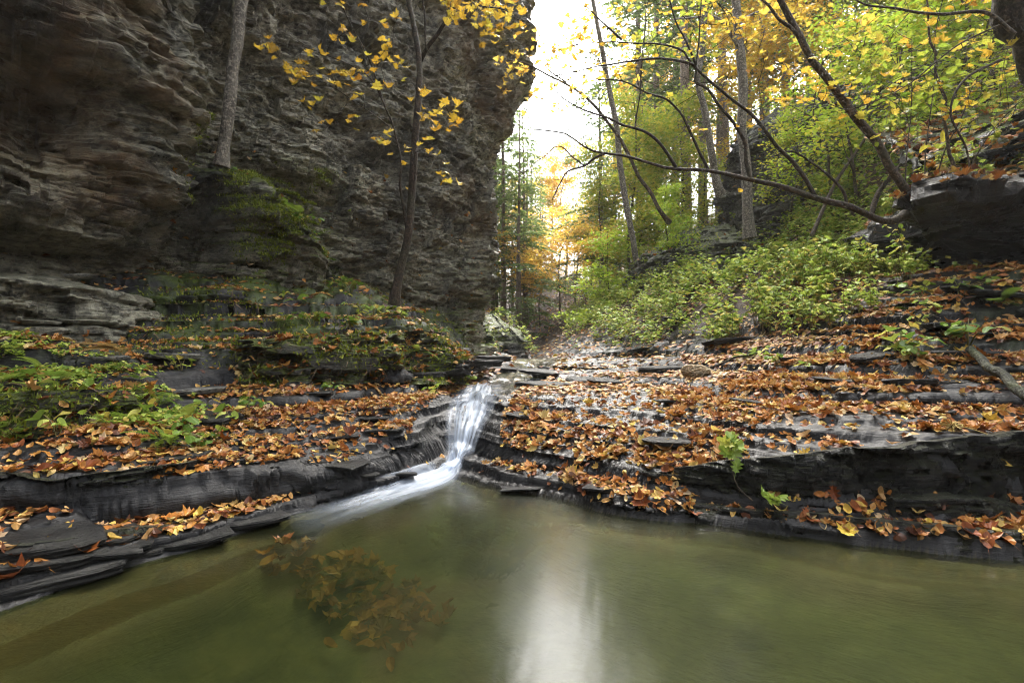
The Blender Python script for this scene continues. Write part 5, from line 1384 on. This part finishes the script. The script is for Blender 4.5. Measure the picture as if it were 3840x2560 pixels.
log('fallen_log', [W(535, 358, 15.5), W(548, 342, 16.6), W(560, 327, 17.8), W(574, 309, 19.0)], .075, .055, M_BARK_G, 'bare pale trunk leaning down the hillside where the stream bends', seed=4)
log('fallen_branch', [W(868, 232, 6.3), W(880, 190, 6.6), W(905, 160, 6.9), W(935, 125, 7.2)], .035, .02, M_BARK_B, 'brown dead branch leaning on the slope behind the ledge', seed=6)
log('fallen_branch', [W(812, 235, 7.3), W(832, 190, 7.5), W(850, 160, 7.7), W(880, 115, 8.0)], .03, .018, M_BARK_B, 'reddish dead branch propped against the wet outcrop', seed=7)
log('stick', [W(760, 352, 5.2), W(735, 358, 5.3), W(710, 367, 5.3), W(690, 380, 5.2)], .012, .007, M_BARK_D, 'thin bent stick beside the wad of dry roots', 'stick', seed=8)
for k in range(14):
    px, yy = LR.uniform(150, 1000), LR.uniform(2.9, 5.4); xx = at(px, yy); a = LR.uniform(0, 6.28); L = LR.uniform(.12, .4)
    if 440 < px < 540: continue
    q = np.array([[xx + math.cos(a) * L * t, yy + math.sin(a) * L * t, 0] for t in (0, .5, 1)]); q[:, 2] = terr(q[:, 0], q[:, 1]) + .02; q[:, 2] = q[:, 2].max() * .5 + q[:, 2] * .5
    if q[:, 2].min() < .1: continue
    log('twig', q, .004, .002, M_BARK_D, 'thin dead twig lying among the fallen leaves', 'twig', n=8, jit=.008, seed=k)['group'] = 'twigs among the leaves'
# wad of dry roots on the flat rock
c = W(698, 372, 5.25); c[2] = float(terr(c[:1], c[1:2])[0]) + .06
parts = []
for k in range(170):
    a = LR.normal(0, 1, 3); a /= np.linalg.norm(a); b = LR.normal(0, 1, 3); b = np.cross(a, b); b /= np.linalg.norm(b)
    t = np.linspace(0, LR.uniform(1.2, 3.), 7)[:, None]; rad = np.array([.21, .11, .085]) * LR.uniform(.7, 1.05)
    parts.append(tube((np.cos(t) * a + np.sin(t) * b) * rad, .0045, 3))
v, f = join(parts)
e = bpy.data.objects.new('root_wad', None); COL.objects.link(e); e.location = c; e.rotation_euler = (0, .15, .5)
tagit(e, 'wad of pale dry roots stranded on the leafy flat rock', 'roots')
o = obj('fibres', np_mesh('fibres', v, f, leaf_material('dry_fibre', [(0, (.22, .16, .09)), (1, (.48, .40, .27))], trans=.1, rough=.8), smooth=False), e); o['kind'] = 'stuff'
v, f = scatter([pebble(2)], np.zeros(1, int), np.zeros((1, 3)), np.eye(3)[None], np.array([.30]))
obj('core', np_mesh('core', v * [1.1, .7, .8], f, M_BARK_B), e)
# green oak sprig on the low shelf
M_OAKG = leaf_material('oak_sprig', [(0, (.14, .22, .03)), (.6, (.26, .32, .05)), (1, (.40, .36, .06))], 'object', trans=.35)
b0 = W(741, 507, 2.62); b0[2] = .16
e = bpy.data.objects.new('oak_sprig', None); COL.objects.link(e); e.location = b0
tagit(e, 'sprig of green oak leaves caught on the low shelf under the black rock face', 'sprig')
q = curve([(.06, 0, .0), (.0, .03, .06), (-.02, .06, .16), (-.01, .08, .26)], 10)
obj('stem', np_mesh('stem', *tube(q, np.linspace(.004, .002, 10), 4), M_BARK_B), e)
for k in range(11):
    j = int(LR.integers(2, 10)) if k < 7 else 0
    o = obj('leaf', leaf_mesh('oak', k % 5, M_OAKG), e)
    a = LR.uniform(0, 6.28)
    nrm = np.array([[LR.normal(0, .4), -.9 if k < 7 else -.3, .6]])
    rt = rot_from(nrm, np.array([LR.uniform(-1.2, 1.2)]), np.array([.2]), np.array([a]))[0]
    pp = q[j] + ([0, -.03, 0] if k < 7 else np.array([LR.uniform(.0, .18), -.03, .0]))
    o.matrix_local = frame_to_matrix(pp, rt, LR.uniform(.09, .14))
# dried seed head on the dark ledge
c = W(952, 452, 2.75); c[2] = float(terr(c[:1], c[1:2])[0]) + .03
parts = [tube(curve([(0, 0, 0), (.05, -.03, .0), (.12, -.08, -.03)], 6), .0025, 3)]
for k in range(46):
    d = LR.normal(0, 1, 3) * [1, 1, .5]; d /= np.linalg.norm(d); parts.append(tube(np.array([[0, 0, 0], d * .025 + [0, 0, .008], d * .05]), [.0015, .0015, .004], 3))
v, f = join(parts)
tagit(obj('seed_head', np_mesh('seed_head', v, f, leaf_material('seed_head', [(0, (.20, .14, .04)), (1, (.36, .28, .09))], trans=.2, rough=.8)), loc=c), 'dried branching seed head lying on the bare black ledge', 'seed head')

# ------------------------------------------------------------------ the damp air of the gorge
hv = np.array([[a, b, c] for a in (-150, 150) for b in (-50, 75) for c in (-3, 34)], float)
me = np_mesh('haze', hv, np.array([[0, 1, 3, 2], [4, 6, 7, 5], [0, 4, 5, 1], [2, 3, 7, 6], [0, 2, 6, 4], [1, 5, 7, 3]]), smooth=False)
m, nt, out = new_mat('haze')
pv = nt.nodes.new('ShaderNodeVolumePrincipled'); pv.inputs['Color'].default_value = (.97, .97, .93, 1); pv.inputs['Density'].default_value = HAZE
pv.inputs['Anisotropy'].default_value = .3
nt.links.new(pv.outputs[0], out.inputs['Volume'])
me.materials.append(m)
tagit(obj('haze', me), 'thin pale mist hanging in the gorge', 'haze', kind='stuff')
